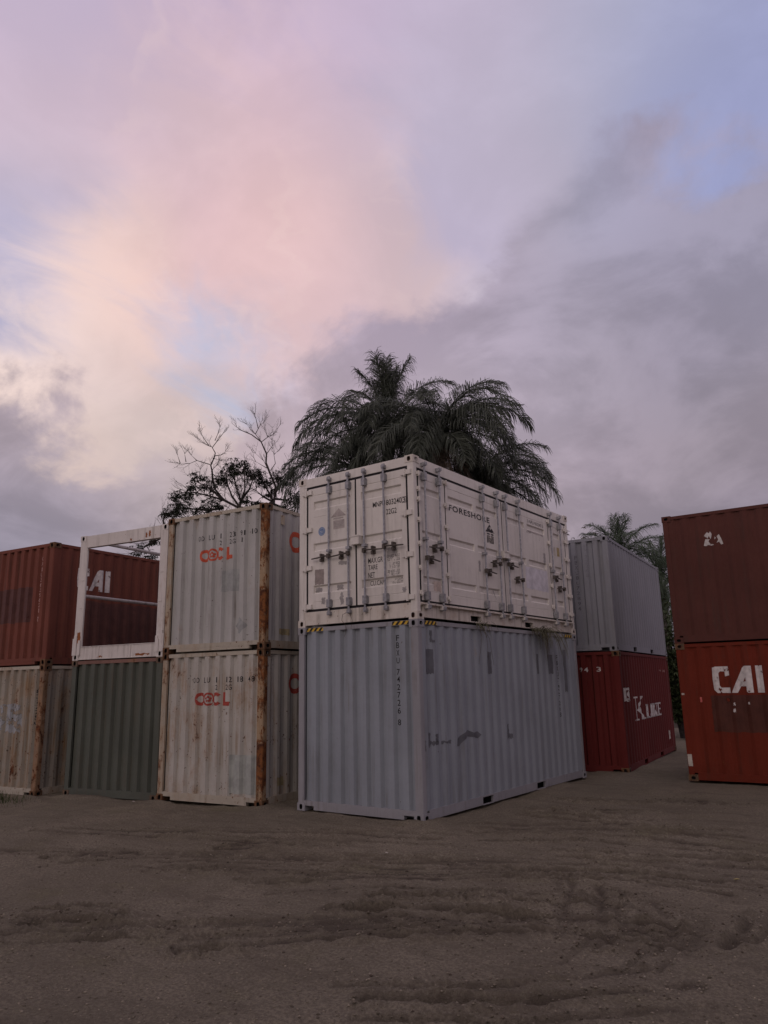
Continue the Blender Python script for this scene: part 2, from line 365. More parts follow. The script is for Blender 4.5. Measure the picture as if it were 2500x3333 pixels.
# wheel ruts: (polyline, width, depth)
RUTS = [([(1.6, -3.95), (1.99, -3.64), (2.8, -3.25), (3.72, -2.90), (4.3, -2.72)], 0.13, 0.055),
        ([(1.9, -3.30), (2.34, -3.02), (3.28, -2.61), (3.7, -2.5)], 0.11, 0.042),
        ([(2.05, -3.15), (1.95, -3.3), (1.75, -3.45)], 0.14, 0.05),
        ([(0.9, 1.70), (1.05, 1.83), (1.6, 2.0), (2.21, 2.16)], 0.22, 0.07),
        ([(1.2, 2.9), (2.4, 3.5), (3.4, 3.9)], 0.16, 0.05),
        ([(1.2, 1.5), (1.9, 1.55), (2.6, 1.65)], 0.16, 0.05),
        ([(-0.39, -5.66), (-0.15, -5.45), (-0.04, -5.34), (0.2, -5.1)], 0.16, 0.06),
        ([(-1.24, -2.70), (-1.05, -2.48), (-0.84, -2.26)], 0.16, 0.05),
        ([(-2.4, -3.88), (-2.25, -3.6), (-2.11, -3.32)], 0.20, 0.05),
        ([(0.4, -3.6), (0.76, -3.28), (1.14, -2.91), (1.5, -2.7)], 0.12, 0.04),
        ([(4.70, -3.03), (4.72, -2.6), (4.68, -2.15)], 0.16, 0.028),
        ([(3.32, -1.97), (3.5, -2.4), (3.7, -2.9), (3.99, -3.49)], 0.11, 0.03),
        ([(1.32, -5.29), (2.13, -4.43), (2.7, -4.0), (3.1, -3.7)], 0.14, 0.035),
        ([(-3.5, -2.6), (-1.8, -1.75), (-0.4, -1.0), (0.7, -0.75)], 0.18, 0.03),
        ([(-3.6, -4.2), (-1.5, -3.1), (0.5, -2.1), (2.2, -1.4)], 0.18, 0.028),
        ([(-0.5, -6.2), (0.9, -4.9), (2.0, -4.1)], 0.16, 0.03),
        ([(2.4, -0.6), (3.6, -0.2), (5.2, 0.2)], 0.18, 0.035),
        ([(0.8, 0.2), (2.2, 0.9), (3.9, 1.2)], 0.16, 0.03),
        ([(3.0, -5.2), (3.9, -4.7), (4.7, -3.9)], 0.15, 0.035),
        ([(-1.2, -3.9), (0.2, -3.2), (1.4, -2.7), (2.6, -2.0), (3.6, -1.6), (4.4, -1.6)], 0.10, 0.035),
        ([(-1.4, -3.5), (0.0, -2.8), (1.2, -2.3), (2.4, -1.65), (3.5, -1.2), (4.6, -1.1)], 0.10, 0.03),
        ([(3.45, -2.0), (3.9, -2.25), (4.25, -2.75), (4.3, -3.4)], 0.08, 0.022),
        ([(3.2, -2.2), (3.65, -2.5), (3.9, -2.95), (3.9, -3.6)], 0.08, 0.022),
        ([(-4.6, -3.2), (-3.0, -2.7), (-1.6, -2.3), (-0.4, -1.9)], 0.12, 0.035),
        ([(0.4, -5.6), (1.6, -4.7), (2.6, -3.9), (3.5, -3.4), (4.5, -3.2)], 0.10, 0.035),
        ([(0.9, -0.2), (2.0, 0.4), (3.2, 0.6), (4.4, 0.4)], 0.12, 0.04)]

# footprint of each box on the ground: corner, yaw, width, length
FEET = [(0, 0, 0, 2.438, 6.058), (-3.108, -.132, 6.16, 2.438, 6.058), (-5.575, -.355, 9.0, 2.438, 6.058), (-8.712, -.9, 6.58, 2.438, 6.058), (.516, 7.149, 6.63, 2.438, 6.058), (1.988, 6.208, -88.44, 2.438, 6.058)]
def foot_dist(x, y):
    best = np.full(np.shape(x), 9.0)
    for cx, cy, yaw, w, l in FEET:
        a = math.radians(yaw); u = (x - cx) * math.cos(a) + (y - cy) * math.sin(a); v = -(x - cx) * math.sin(a) + (y - cy) * math.cos(a)
        dx = np.maximum(np.maximum(-w - u, u), 0); dy = np.maximum(np.maximum(-v, v - l), 0)
        best = np.minimum(best, np.hypot(dx, dy))
    return best

def rut_field(x, y):
    '''distance to the nearest wheel rut in rut widths, and its depth'''
    bd = np.full(x.shape, 9.0); dep_ = np.zeros(x.shape)
    for pts, w, dep in RUTS:
        best = np.full(x.shape, 9e9)
        for (ax, ay), (bx, by) in zip(pts[:-1], pts[1:]):
            dx, dy = bx - ax, by - ay; L2 = dx * dx + dy * dy
            t = np.clip(((x - ax) * dx + (y - ay) * dy) / L2, 0, 1)
            best = np.minimum(best, (x - ax - t * dx) ** 2 + (y - ay - t * dy) ** 2)
        d = np.sqrt(best) / (w * .42) + .9 * vnoise(x * 5 + 3, y * 5, 7) + .5 * vnoise(x * 14, y * 14 + 9, 17)
        k = d < bd; bd = np.where(k, d, bd); dep_ = np.where(k, dep, dep_)
    return bd, dep_

def companions():
    r = random.Random(3); out = []
    for pts, w, dep in RUTS:
        out.append((pts, w, dep))
        for k in range(2):
            o = r.choice((-1, 1)) * r.uniform(.14, .40); (ax, ay), (bx, by) = pts[0], pts[-1]; l = math.hypot(bx - ax, by - ay)
            nx, ny = -(by - ay) / l, (bx - ax) / l; sh = r.uniform(-.4, .4)
            out.append(([(px + nx * o + (bx - ax) / l * sh + r.uniform(-.05, .05), py + ny * o + (by - ay) / l * sh) for px, py in pts], w * .7, dep * r.uniform(.5, .85)))
    return out
RUTS = companions()

def ground_z(x, y):
    if np.ndim(x) == 0: return ground_z(np.array([x]), np.array([y]))[0]
    x = np.asarray(x, float); y = np.asarray(y, float)
    z = -0.0145 * np.clip(-x - 3.0, 0, 9) - 0.002 * np.clip(y - 3, 0, 12)
    fade = np.clip(1.4 - np.hypot(x - 2, y) / 60, 0, 1)
    z = z + fade * (0.050 * vnoise(x * 0.55 + 40, y * 0.55 + 11, 1) + 0.024 * vnoise(x * 1.6 + 9, y * 1.6 + 3, 2)
        + 0.009 * vnoise(x * 4.3, y * 4.3, 3) + 0.012 * vnoise(x * 9 + 5, y * 9, 4) + 0.010 * vnoise(x * 19, y * 19 + 7, 5)) - 0.012
    clod = np.clip(vnoise(x * 0.8 + 77, y * 0.8 + 21, 8) + 0.1, 0, 1)
    z = z + fade * 0.045 * clod * np.abs(vnoise(x * 7 + 2, y * 7 + 2, 9))
    d, dep = rut_field(x, y)
    nz = np.clip(0.75 + 1.5 * vnoise(x * 1.7, y * 1.7, 6), .12, 1.5)
    z = z + nz * dep * (-1.25 * np.exp(-np.clip(d, 0, 9) ** 2 * 1.6) + 0.95 * np.exp(-(d - 1.5) ** 2 * 2.6) * (1 + 1.2 * vnoise(x * 17, y * 17, 12)))
    z = z + np.exp(-(d / 1.9) ** 2) * np.clip(dep / .04, 0, 1) * (.022 * np.abs(vnoise(x * 13, y * 13, 21)) + .020 * vnoise(x * 27, y * 27, 22))
    fd = foot_dist(x, y)
    z = z + 0.075 * np.exp(-(fd / .16) ** 2) * np.clip(.30 + 1.5 * vnoise(x * 1.3 + 31, y * 1.3 + 8, 14), 0, 1) * (fd > 0)
    return z

def axis(fine0, fine1, step, far, grow=1.16):
    a = list(np.arange(fine0, fine1, step)); s = step; x = a[-1]
    while x < far: s *= grow; x += s; a.append(x)
    s = step; x = a[0]; pre = []
    while x > -far: s *= grow; x -= s; pre.append(x)
    return np.array(pre[::-1] + a)

def build_ground():
    gx = axis(-5.5, 6.2, 0.034, 900); gy = axis(-7.6, 3.2, 0.034, 900)
    X, Y = np.meshgrid(gx, gy); Z = ground_z(X, Y)
    nx, ny = len(gx), len(gy)
    v = np.stack([X.ravel(), Y.ravel(), Z.ravel()], 1)
    i = np.arange(nx * ny).reshape(ny, nx)
    f = np.stack([i[:-1, :-1].ravel(), i[:-1, 1:].ravel(), i[1:, 1:].ravel(), i[1:, :-1].ravel()], 1)
    me = bpy.data.meshes.new('ground'); me.vertices.add(len(v)); me.vertices.foreach_set('co', v.ravel())
    me.loops.add(f.size); me.loops.foreach_set('vertex_index', f.ravel().astype(np.int32))
    me.polygons.add(len(f)); me.polygons.foreach_set('loop_start', np.arange(0, f.size, 4, dtype=np.int32)); me.polygons.foreach_set('loop_total', np.full(len(f), 4, dtype=np.int32))
    me.update(); me.validate()
    me.polygons.foreach_set('use_smooth', np.ones(len(f), dtype=bool))
    at = me.attributes.new('rut_shade', 'FLOAT', 'POINT')
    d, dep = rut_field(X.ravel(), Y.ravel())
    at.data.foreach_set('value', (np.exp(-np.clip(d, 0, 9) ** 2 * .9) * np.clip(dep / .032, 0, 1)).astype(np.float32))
    m, N, b = bsdf('dirt', 0.95); b.inputs['Specular IOR Level'].default_value = 0.12
    tc = N.n.new('ShaderNodeTexCoord'); V = tc.outputs['Object']
    big = N.noise(V, 0.45, 6, 0.62, 0.3); mid = N.noise(V, 2.6, 6, 0.65, 0.4); gr = N.noise(V, 38, 5, 0.72); peb = N.noise(V, 85, 3, 0.6)
    c = N.mix(N.ss(big, 0.35, 0.68), (0.250, 0.218, 0.158), (0.345, 0.302, 0.222))
    c = N.mix(N.math('MULTIPLY', N.ss(mid, 0.48, 0.7), 0.55), c, (0.180, 0.153, 0.112))
    moss = N.noise(N.vmath('ADD', V, (13, 4, 0)), 0.9, 7, 0.66)
    c = N.mix(N.math('MULTIPLY', N.ss(moss, 0.52, 0.70), 0.55), c, (0.215, 0.196, 0.108))
    c = N.mix(N.math('MULTIPLY', N.ss(gr, 0.36, 0.60), 0.72), c, (0.155, 0.130, 0.100))
    c = N.mix(N.math('MULTIPLY', N.ss(peb, 0.60, 0.72), 0.6), c, (0.36, 0.32, 0.26))
    an = N.n.new('ShaderNodeAttribute'); an.attribute_name = 'rut_shade'          # turned soil in the ruts, with their shade painted into its colour
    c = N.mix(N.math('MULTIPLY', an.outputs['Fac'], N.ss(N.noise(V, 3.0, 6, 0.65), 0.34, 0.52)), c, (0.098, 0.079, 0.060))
    tr = N.noise(N.mapping(N.vmath('ADD', V, N.vmath('SCALE', N.noise(V, .35, 2, .5, 0, True), scale=1.6)), (.5, 3.2, 1)), 1.5, 5, .6)
    c = N.mix(N.math('MULTIPLY', N.ss(tr, 0.50, 0.66), 0.40), c, (0.150, 0.123, 0.092))
    N.l.new(c, b.inputs['Base Color'])
    bp = N.n.new('ShaderNodeBump'); bp.inputs['Strength'].default_value = 1.0; bp.inputs['Distance'].default_value = 0.045
    h = N.math('ADD', N.math('MULTIPLY', gr, 1.0), N.math('MULTIPLY', peb, 0.45)); h = N.math('ADD', h, N.math('MULTIPLY', mid, 1.4))
    N.l.new(h, bp.inputs['Height']); N.l.new(bp.outputs[0], b.inputs['Normal'])
    me.materials.append(m)
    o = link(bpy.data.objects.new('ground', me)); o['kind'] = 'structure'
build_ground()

# ------------------------------------------------------------------ containers
H86, H96, LEN, WID = 2.591, 2.896, 6.058, 2.438
CD = 0.056
def end_profile():
    p = [(-2.298, 0.012 + CD)]
    for k in range(7, -1, -1):
        c = -0.300 - k * 0.2565
        p += [(c - 0.087, 0.012 + CD), (c - 0.050, 0.012), (c + 0.050, 0.012), (c + 0.087, 0.012 + CD)]
    return p + [(-0.13, 0.012 + CD)]
def side_profile():
    p = [(0.11, 0.016)]
    k = 0; s = 0.20
    while s + 0.278 < 5.93:
        p += [(s, 0.016), (s + 0.068, 0.041), (s + 0.139, 0.041), (s + 0.207, 0.016)]; s += 0.278
    return p + [(5.948, 0.016)]
PE, PS = end_profile(), side_profile()

def wall_mesh(mb, prof, z0, z1, fn, nz=1):
    for (a, da), (b, db) in zip(prof[:-1], prof[1:]):
        mb.face([fn(a, da, z0), fn(b, db, z0), fn(b, db, z1), fn(a, da, z1)])

def holed(mb, fn, w, h, hw, hh, depth, power=0.6):
    """rectangle w x h with an oblong hole hw x hh sunk by depth; fn(u,v,d)"""
    O, I = [], []
    for k in range(16):
        a = math.pi * 2 * k / 16 + 1e-9; c, s = math.cos(a), math.sin(a)
        m = max(abs(c), abs(s)); O.append((c / m * w / 2, s / m * h / 2))
        I.append((math.copysign(abs(c) ** power, c) * hw / 2, math.copysign(abs(s) ** power, s) * hh / 2))
    for k in range(16):
        j = (k + 1) % 16
        mb.m = 0
        mb.face([fn(*O[k], 0), fn(*O[j], 0), fn(*I[j], 0), fn(*I[k], 0)])
        mb.m = 1
        mb.face([fn(*I[k], 0), fn(*I[j], 0), fn(*I[j], depth), fn(*I[k], depth)])
    mb.face([fn(*p, depth) for p in I]); mb.m = 0

CAST = {}
def casting_mesh(mats, top):
    """corner casting with its three oblong holes, outer corner at the origin, body towards -x, +y and up"""
    key = (mats[0].name, top)
    if key in CAST: return CAST[key]
    W_, D_, H_ = 0.162, 0.178, 0.118
    mb = MB(); zc = H_ / 2
    holed(mb, lambda u, v, d: (-W_ / 2 + u, d, zc + v), W_, H_, 0.062, 0.078, 0.05)
    holed(mb, lambda u, v, d: (-d, D_ / 2 + u, zc + v), D_, H_, 0.078, 0.056, 0.05)
    zt = H_ if top else 0.0; sg = -1 if top else 1
    holed(mb, lambda u, v, d: (-W_ / 2 + u, D_ / 2 + v, zt + sg * d), W_, D_, 0.064, 0.124, 0.04)
    zb = 0.0 if top else H_
    mb.face([(-W_, 0, zb), (0, 0, zb), (0, D_, zb), (-W_, D_, zb)])
    mb.face([(-W_, 0, 0), (-W_, D_, 0), (-W_, D_, H_), (-W_, 0, H_)])
    mb.face([(-W_, D_, 0), (0, D_, 0), (0, D_, H_), (-W_, D_, H_)])
    CAST[key] = mb.mesh('corner_casting', mats); return CAST[key]

dark_metal = flat('dark_void', (0.012, 0.011, 0.011), 0.9)
def corners(root, h, mats):
    for sx in (0, 1):
        for sy in (0, 1):
            for top in (0, 1):
                o = bpy.data.objects.new('corner_casting', casting_mesh(mats, top)); link(o, root)
                o.location = (-WID if sx else 0, LEN if sy else 0, h - 0.118 if top else 0)
                o.scale = (-1 if sx else 1, -1 if sy else 1, 1)

def posts(root, h, mat, w=0.135, d=0.112):
    for sx in (0, 1):
        for sy in (0, 1):
            mb = MB()
            X = lambda x: -WID - x if sx else x
            Y = lambda y: LEN - y if sy else y
            pm = mat[sx] if isinstance(mat, tuple) else mat
            prof = [(-0.028, 0.006), (-w, 0.006), (-w, 0.05), (-0.10, 0.062), (-0.062, d - 0.012), (-0.05, d), (-0.006, d), (-0.006, 0.028), (-0.012, 0.012)]
            mb.prism([(X(x), Y(y)) for x, y in prof], 0.118, h - 0.118)
            mb.build('corner_post', pm, root)

def make_container(label, loc, yaw, h, wall, post, rail, cast, group=None, end=True, side=True, sill_notch=True, base=None):
    base = base or rail
    t = thing('shipping_container', label, 'container', loc, math.radians(yaw), group)
    R = {'root': t}
    corners(t, h, [cast, dark_metal])
    posts(t, h, post)
    # rails along the top and bottom
    for nm, fn in (('top_side_rail', MS), ('top_side_rail', ML)):
        if not side and fn is MS: continue
        mb = MB(); mb.box(0.178, LEN - 0.178, 0.010, 0.070, h - 0.078, h - 0.014, fn); mb.build(nm, rail, t)
    for fn in (MS, ML):
        if not side and fn is MS: continue
        mb = MB()
        cuts = [0.178, 1.75, 2.10, 3.76, 4.12, LEN - 0.178]
        for a, b in zip(cuts[0::2], cuts[1::2]): mb.box(a, b, 0.012, 0.060, 0.022, 0.155, fn)
        for a, b in ((1.75, 2.10), (3.76, 4.12)):
            mb.box(a, b, 0.012, 0.060, 0.136, 0.155, fn); mb.box(a, b, 0.012, 0.060, 0.016, 0.026, fn)
        rl = mb.build('bottom_side_rail', base, t)
        for a, b in ((1.75, 2.10), (3.76, 4.12)):
            mb = MB()
            F = lambda s, d, z: fn(s, d, z)
            mb.face([F(a, .45, .026), F(b, .45, .026), F(b, .45, .136), F(a, .45, .136)])
            for s in (a, b): mb.face([F(s, .061, .026), F(s, .45, .026), F(s, .45, .136), F(s, .061, .136)])
            for z in (.0262, .1358): mb.face([F(a, .061, z), F(b, .061, z), F(b, .45, z), F(a, .45, z)])
            mb.build('forklift_pocket', dark_metal, rl)
    for fn in (ME, MR):
        if not end and fn is ME: continue
        mb = MB(); mb.box(-WID + 0.162, -0.162, 0.008, 0.075, h - 0.080, h - 0.013, fn); mb.build('top_end_rail', rail, t)
        mb = MB(); mb.box(-WID + 0.135, -0.135, 0.008, 0.080, 0.082, 0.155, fn)
        if sill_notch:
            mb.box(-2.095, -0.345, 0.010, 0.078, 0.022, 0.0815, fn)
        else:
            mb.box(-WID + 0.165, -0.165, 0.010, 0.078, 0.022, 0.0815, fn)
        mb.face([fn(-WID + .14, .3, 0.0), fn(-.14, .3, 0.0), fn(-.14, .3, .15), fn(-WID + .14, .3, .15)])
        mb.build('bottom_end_rail', base, t)
        mb = MB(); wall_mesh(mb, PE, 0.150, h - 0.06, fn); o = mb.build('end_wall', wall, t)
        if fn is ME: R['E'] = o
    for fn in (MS, ML):
        if not side and fn is MS: continue
        mb = MB(); wall_mesh(mb, PS, 0.150, h - 0.05, fn); o = mb.build('side_wall', wall, t)
        if fn is MS: R['S'] = o
        else: R['L'] = o
    mb = MB()
    n = 26
    for k in range(n):                                    # ribbed roof sheet
        a = 0.16 + (LEN - .32) * k / n; b = 0.16 + (LEN - .32) * (k + 1) / n; m_ = (a + b) / 2; z = h - 0.035
        for (p, zp), (q, zq) in (((a, z), (m_ - .03, z)), ((m_ - .03, z), (m_, z + .016)), ((m_, z + .016), (b, z))):
            mb.face([(-WID + .06, p, zp), (-.06, p, zp), (-.06, q, zq), (-WID + .06, q, zq)])
    mb.build('roof', wall, t)
    mb = MB(); mb.box(-WID + .1, -.1, .1, LEN - .1, .09, .14); mb.build('floor', dark_metal, t)
    return R

def hazard_tape(root, s0, s1, h, fn, y_mat, k_mat):
    mb = MB(); z0, z1 = h - 0.074, h - 0.018; w = 0.052; s = s0 - 0.04; i = 0
    while s < s1:
        a, b = max(s, s0), min(s + w, s1); a2, b2 = max(s + .05, s0), min(s + w + .05, s1)
        if b > a or b2 > a2:
            mb.m = i % 2
            if b2 < a2: b2 = a2
            if b < a: b = a
            mb.face([fn(a, .006, z0), fn(b, .006, z0), fn(b2, .006, z1), fn(a2, .006, z1)])
        s += w; i += 1
    mb.build('hazard_tape', [k_mat, y_mat], root)
yellow = flat('tape_yellow', (0.55, 0.36, 0.05), 0.6); black = flat('tape_black', (0.025, 0.022, 0.02), 0.6)

# paints
GREY = (0.270, 0.294, 0.325)
grey_p = paint('grey_paint', GREY, 0.05, 0.6, 0.26, 0.07, 0.75, 1)
grey_rail = paint('grey_rail_paint', (0.285, 0.283, 0.30), 0.08, 0.5, 0.3, 0.06, 0.75, 2)
grey2_p = paint('second_grey_paint', (0.235, 0.24, 0.265), 0.0, 0.2, 0.2, 0.06, 0.75, 3)
white_p = paint('white_paint', (0.66, 0.625, 0.58), 0.03, 0.35, 0.20, 0.05, 0.5, 4)
white_rail = paint('white_rail_paint', (0.60, 0.555, 0.495), 0.38, 0.9, 0.5, 0.07, 0.55, 5)
oo_up = paint('pale_grey_paint', (0.41, 0.405, 0.39), 0.14, 1.0, 0.34, 0.07, 0.6, 6)
oo_lo = paint('pale_grey_rusting_paint', (0.44, 0.42, 0.38), 0.46, 1.2, 0.6, 0.08, 0.6, 7, dirtc=(0.22, 0.145, 0.075))
oo_post = paint('rusted_post_paint', (0.33, 0.25, 0.165), 0.92, 1.0, 0.8, 0.1, 0.7, 8, rustc=((0.22, 0.085, 0.03), (0.07, 0.028, 0.016)))
oo_rail = paint('pale_rail_paint', (0.42, 0.38, 0.31), 0.48, 1.0, 0.5, 0.08, 0.65, 9)
oo_pale = paint('pale_post_paint', (0.39, 0.345, 0.275), 0.66, 1.0, 0.7, 0.1, 0.7, 28, rustc=((0.20, 0.08, 0.03), (0.08, 0.034, 0.02)))
rust_cast = paint('rusted_casting', (0.07, 0.045, 0.035), 0.7, 0, 0.4, 0.1, 0.8, 10)
green_p = paint('green_paint', (0.086, 0.094, 0.077), 0.04, 0.5, 0.40, 0.10, 0.6, 11)
green_rail = paint('brown_rail_paint', (0.19, 0.105, 0.085), 0.3, 0.5, 0.4, 0.1, 0.7, 12)
frame_p = paint('frame_paint', (0.60, 0.56, 0.53), 0.22, 0.8, 0.4, 0.05, 0.55, 13, rustc=((0.25, 0.09, 0.03), (0.12, 0.045, 0.02)))
red_p = paint('red_paint', (0.165, 0.056, 0.040), 0.06, 0.6, 0.5, 0.10, 0.85, 14, dirtc=(0.07, 0.04, 0.03))
rusty_p = paint('cream_rusting_paint', (0.29, 0.265, 0.22), 0.58, 1.2, 0.7, 0.10, 0.65, 15, dirtc=(0.20, 0.13, 0.07))
maroon_p = paint('maroon_paint', (0.095, 0.035, 0.028), 0.05, 0.4, 0.45, 0.1, 0.85, 16, dirtc=(0.07, 0.04, 0.032))
orange_p = paint('orange_red_paint', (0.150, 0.024, 0.012), 0.06, 0.6, 0.4, 0.1, 0.85, 17, dirtc=(0.07, 0.03, 0.02))
kred_p = paint('deep_red_paint', (0.120, 0.019, 0.017), 0.03, 0.3, 0.35, 0.08, 0.85, 18, dirtc=(0.06, 0.025, 0.018))
galv = flat('galvanised_steel', (0.30, 0.30, 0.315), 0.5, 0.35)
galv_dark = flat('dirty_steel', (0.10, 0.085, 0.075), 0.65, 0.3)
rubber = flat('rubber_gasket', (0.022, 0.020, 0.022), 0.75)
ink_black = ink('black_print', (0.022, 0.02, 0.022), 0.25)
ink_black_worn = ink('worn_black_print', (0.035, 0.032, 0.035), 0.55)
ink_faint = ink('faint_print', (0.11, 0.11, 0.125), 0.5)
ink_white = ink('white_print', (0.62, 0.58, 0.56), 0.42, 9)
ink_pink = ink('faded_pink_print', (0.50, 0.33, 0.30), 0.38, 18)
ink_orange = ink('orange_red_print', (0.52, 0.095, 0.05), 0.3, 16)
ink_orange_worn = ink('worn_red_print', (0.34, 0.06, 0.045), 0.34, 12)
patch_grey = ink('grey_touch_up', (0.125, 0.13, 0.145), 0.12, 5)
patch_oo = ink('green_grey_touch_up', (0.36, 0.375, 0.35), 0.0, 5)
patch_oo2 = ink('dark_grey_touch_up', (0.325, 0.335, 0.325), 0.0, 5)
patch_red = ink('brown_touch_up', (0.100, 0.044, 0.038), 0.25, 5)
patch_red2 = ink('dark_red_touch_up', (0.080, 0.026, 0.018), 0.2, 5)
patch_cream = ink('pale_label', (0.50, 0.46, 0.40), 0.15, 9)

# centre stack, lower: grey high cube
G = make_container('light grey steel container on the ground under the white side-door container', (0, 0, 0), 0, H96, grey_p, grey_rail, grey_rail, grey_rail)
root = G['root']
for a, b in ((-2.262, -1.885), (-0.485, -0.165)): hazard_tape(root, a, b, H96, ME, yellow, black)
for a, b in ((0.19, 0.53), (5.46, 5.84)): hazard_tape(root, a, b, H96, MS, yellow, black)
zs = [2.585, 2.475, 2.36, 2.245, 2.075, 1.965, 1.85, 1.735, 1.62, 1.505, 1.335]
column(G['E'], [(c, z, 0.088) for c, z in zip('FBXU7427268', zs)], -0.425, 0.056, ink_black, PE, ME)
for z0, z1 in ((2.41, 2.08),):
    for a, b in ((0.23, 0.42), (2.13, 2.30), (4.06, 4.20), (4.58, 4.83)):
        decal(G['S'], 'touch_up_patch', [ragged(a, b, z1, z0 + 0.04, 0.012)], patch_grey, PS, MS)
decal(G['S'], 'touch_up_patch', [ragged(5.36, 5.46, 1.72, 2.56, 0.012)], patch_grey, PS, MS)
decal(G['S'], 'scuff_mark', [ragged(0.05, 0.14, 0.98, 1.12, 0.03), ragged(0.24, 0.30, 1.02, 1.22, 0.02), ragged(0.30, 0.52, 1.04, 1.10, 0.03), ragged(0.42, 0.50, 1.08, 1.20, 0.02), ragged(0.60, 0.88, 1.04, 1.08, 0.02)], patch_grey, PS, MS)
decal(G['S'], 'scuff_mark', [[(1.02, 0.98), (1.12, 0.97), (1.24, 1.05), (1.38, 1.10), (1.55, 1.08), (1.72, 1.05), (1.80, 1.10), (1.72, 1.16), (1.55, 1.15), (1.40, 1.20), (1.22, 1.15), (1.06, 1.08)]], patch_grey, PS, MS)
decal(G['S'], 'scuff_mark', [ragged(2.76, 2.82, 0.98, 1.22, 0.02), ragged(2.82, 2.92, 0.98, 1.05, 0.02)], patch_grey, PS, MS)
decal(G['S'], 'scuff_mark', [ragged(0.36, 0.40, 2.56, 2.74, 0.012), ragged(0.40, 0.50, 2.55, 2.59, 0.012)], patch_grey, PS, MS)
column(G['S'], [(c, 2.36 - i * 0.112, 0.088) for i, c in enumerate('FBXU7427268')], 5.06, 0.055, ink_black_worn, PS, MS)

# centre stack, upper: white container with doors along its end and its long side
def door_panel(mb, s0, s1, z0, z1, recs, fn, d=0.012, t=0.04, grooves=()):
    """pressed steel leaf: flat sheet with sunk, sloping-edged fields"""
    ss = sorted({s0, s1} | {v for r in recs for v in r[:2]}); zs_ = sorted({z0, z1} | {v for r in recs for v in r[2:4]})
    for a, b in zip(ss[:-1], ss[1:]):
        for c, e in zip(zs_[:-1], zs_[1:]):
            m_, n_ = (a + b) / 2, (c + e) / 2
            if any(r[0] < m_ < r[1] and r[2] < n_ < r[3] for r in recs): continue
            mb.face([fn(a, d, c), fn(b, d, c), fn(b, d, e), fn(a, d, e)])
    for a, b, c, e, dep in recs:
        i = min(0.026, (e - c) * 0.4); j = min(0.012, (b - a) * 0.2)
        O = [(a, c), (b, c), (b, e), (a, e)]; I = [(a + j, c + i), (b - j, c + i), (b - j, e - i), (a + j, e - i)]
        for k in range(4):
            l = (k + 1) % 4
            mb.face([fn(O[k][0], d, O[k][1]), fn(O[l][0], d, O[l][1]), fn(I[l][0], d + dep, I[l][1]), fn(I[k][0], d + dep, I[k][1])])
        mb.face([fn(p[0], d + dep, p[1]) for p in I])
    for p, q in (((s0, z0), (s1, z0)), ((s1, z0), (s1, z1)), ((s1, z1), (s0, z1)), ((s0, z1), (s0, z0))):
        mb.face([fn(p[0], d, p[1]), fn(q[0], d, q[1]), fn(q[0], d + t, q[1]), fn(p[0], d + t, p[1])])

def lock_rod(door, s, fn, z0, z1, d=-0.038, mat=None, brackets=(2.30, 1.24, 0.36)):
    mb = MB()
    mb.tube([fn(s, d, z0), fn(s, d, z1)], 0.0165, 8)
    for z in (z0, z1):                                             # cam heads and their keepers
        mb.box(s - .030, s + .030, d - .020, d + .052, z - .028, z + .028, fn)
        mb.box(s - .012, s + .045, d - .030, d - .008, z - .012, z + .040, fn)
    for z in (brackets[0], brackets[-1]):                          # long bearing housings
        mb.box(s - .034, s + .034, d - .026, d + .050, z - .065, z + .065, fn)
        mb.box(s - .045, s + .045, d + .030, d + .0505, z - .045, z + .045, fn)
    for z in brackets[1:-1]:
        mb.box(s - .038, s + .038, d - .022, d + .050, z - .022, z + .022, fn)
    return mb.build('lock_rod', galv, door)

def handle(door, s, dirn, z, fn, d=-0.048):
    """flat locking bar hinged on the rod, resting in its catch"""
    mb = MB(); e = s + dirn * 0.37
    mb.tube([fn(s, d, z + .012), fn(s + dirn * .10, d - .018, z + .006), fn(s + dirn * .22, d - .012, z - .004), fn(e, d - .002, z - .010)], [.016, .014, .013, .011], 6)
    mb.box(s - .022, s + .022, d - .030, d + .03, z - .03, z + .042, fn)
    return mb.build('handle', galv_dark, door)

def catch(door, s, z, fn):
    mb = MB()
    mb.box(s - .030, s + .030, -.020, .0115, z - .062, z + .055, fn)
    mb.box(s - .016, s + .018, -.062, -.020, z + .018, z + .060, fn)
    mb.box(s - .020, s + .014, -.058, -.020, z - .075, z - .022, fn)
    return mb.build('handle_catch', galv_dark, door)

def hinge(parent, s0, s1, z, fn, mat, hh=0.038):
    mb = MB()
    mb.box(s0, s1, -.020, .004, z - hh, z + hh, fn)
    mb.box(s0 + (s1 - s0) * .30, s0 + (s1 - s0) * .46, -.034, .02, z - hh - .022, z + hh + .016, fn)
    return mb.build('hinge', mat, parent)

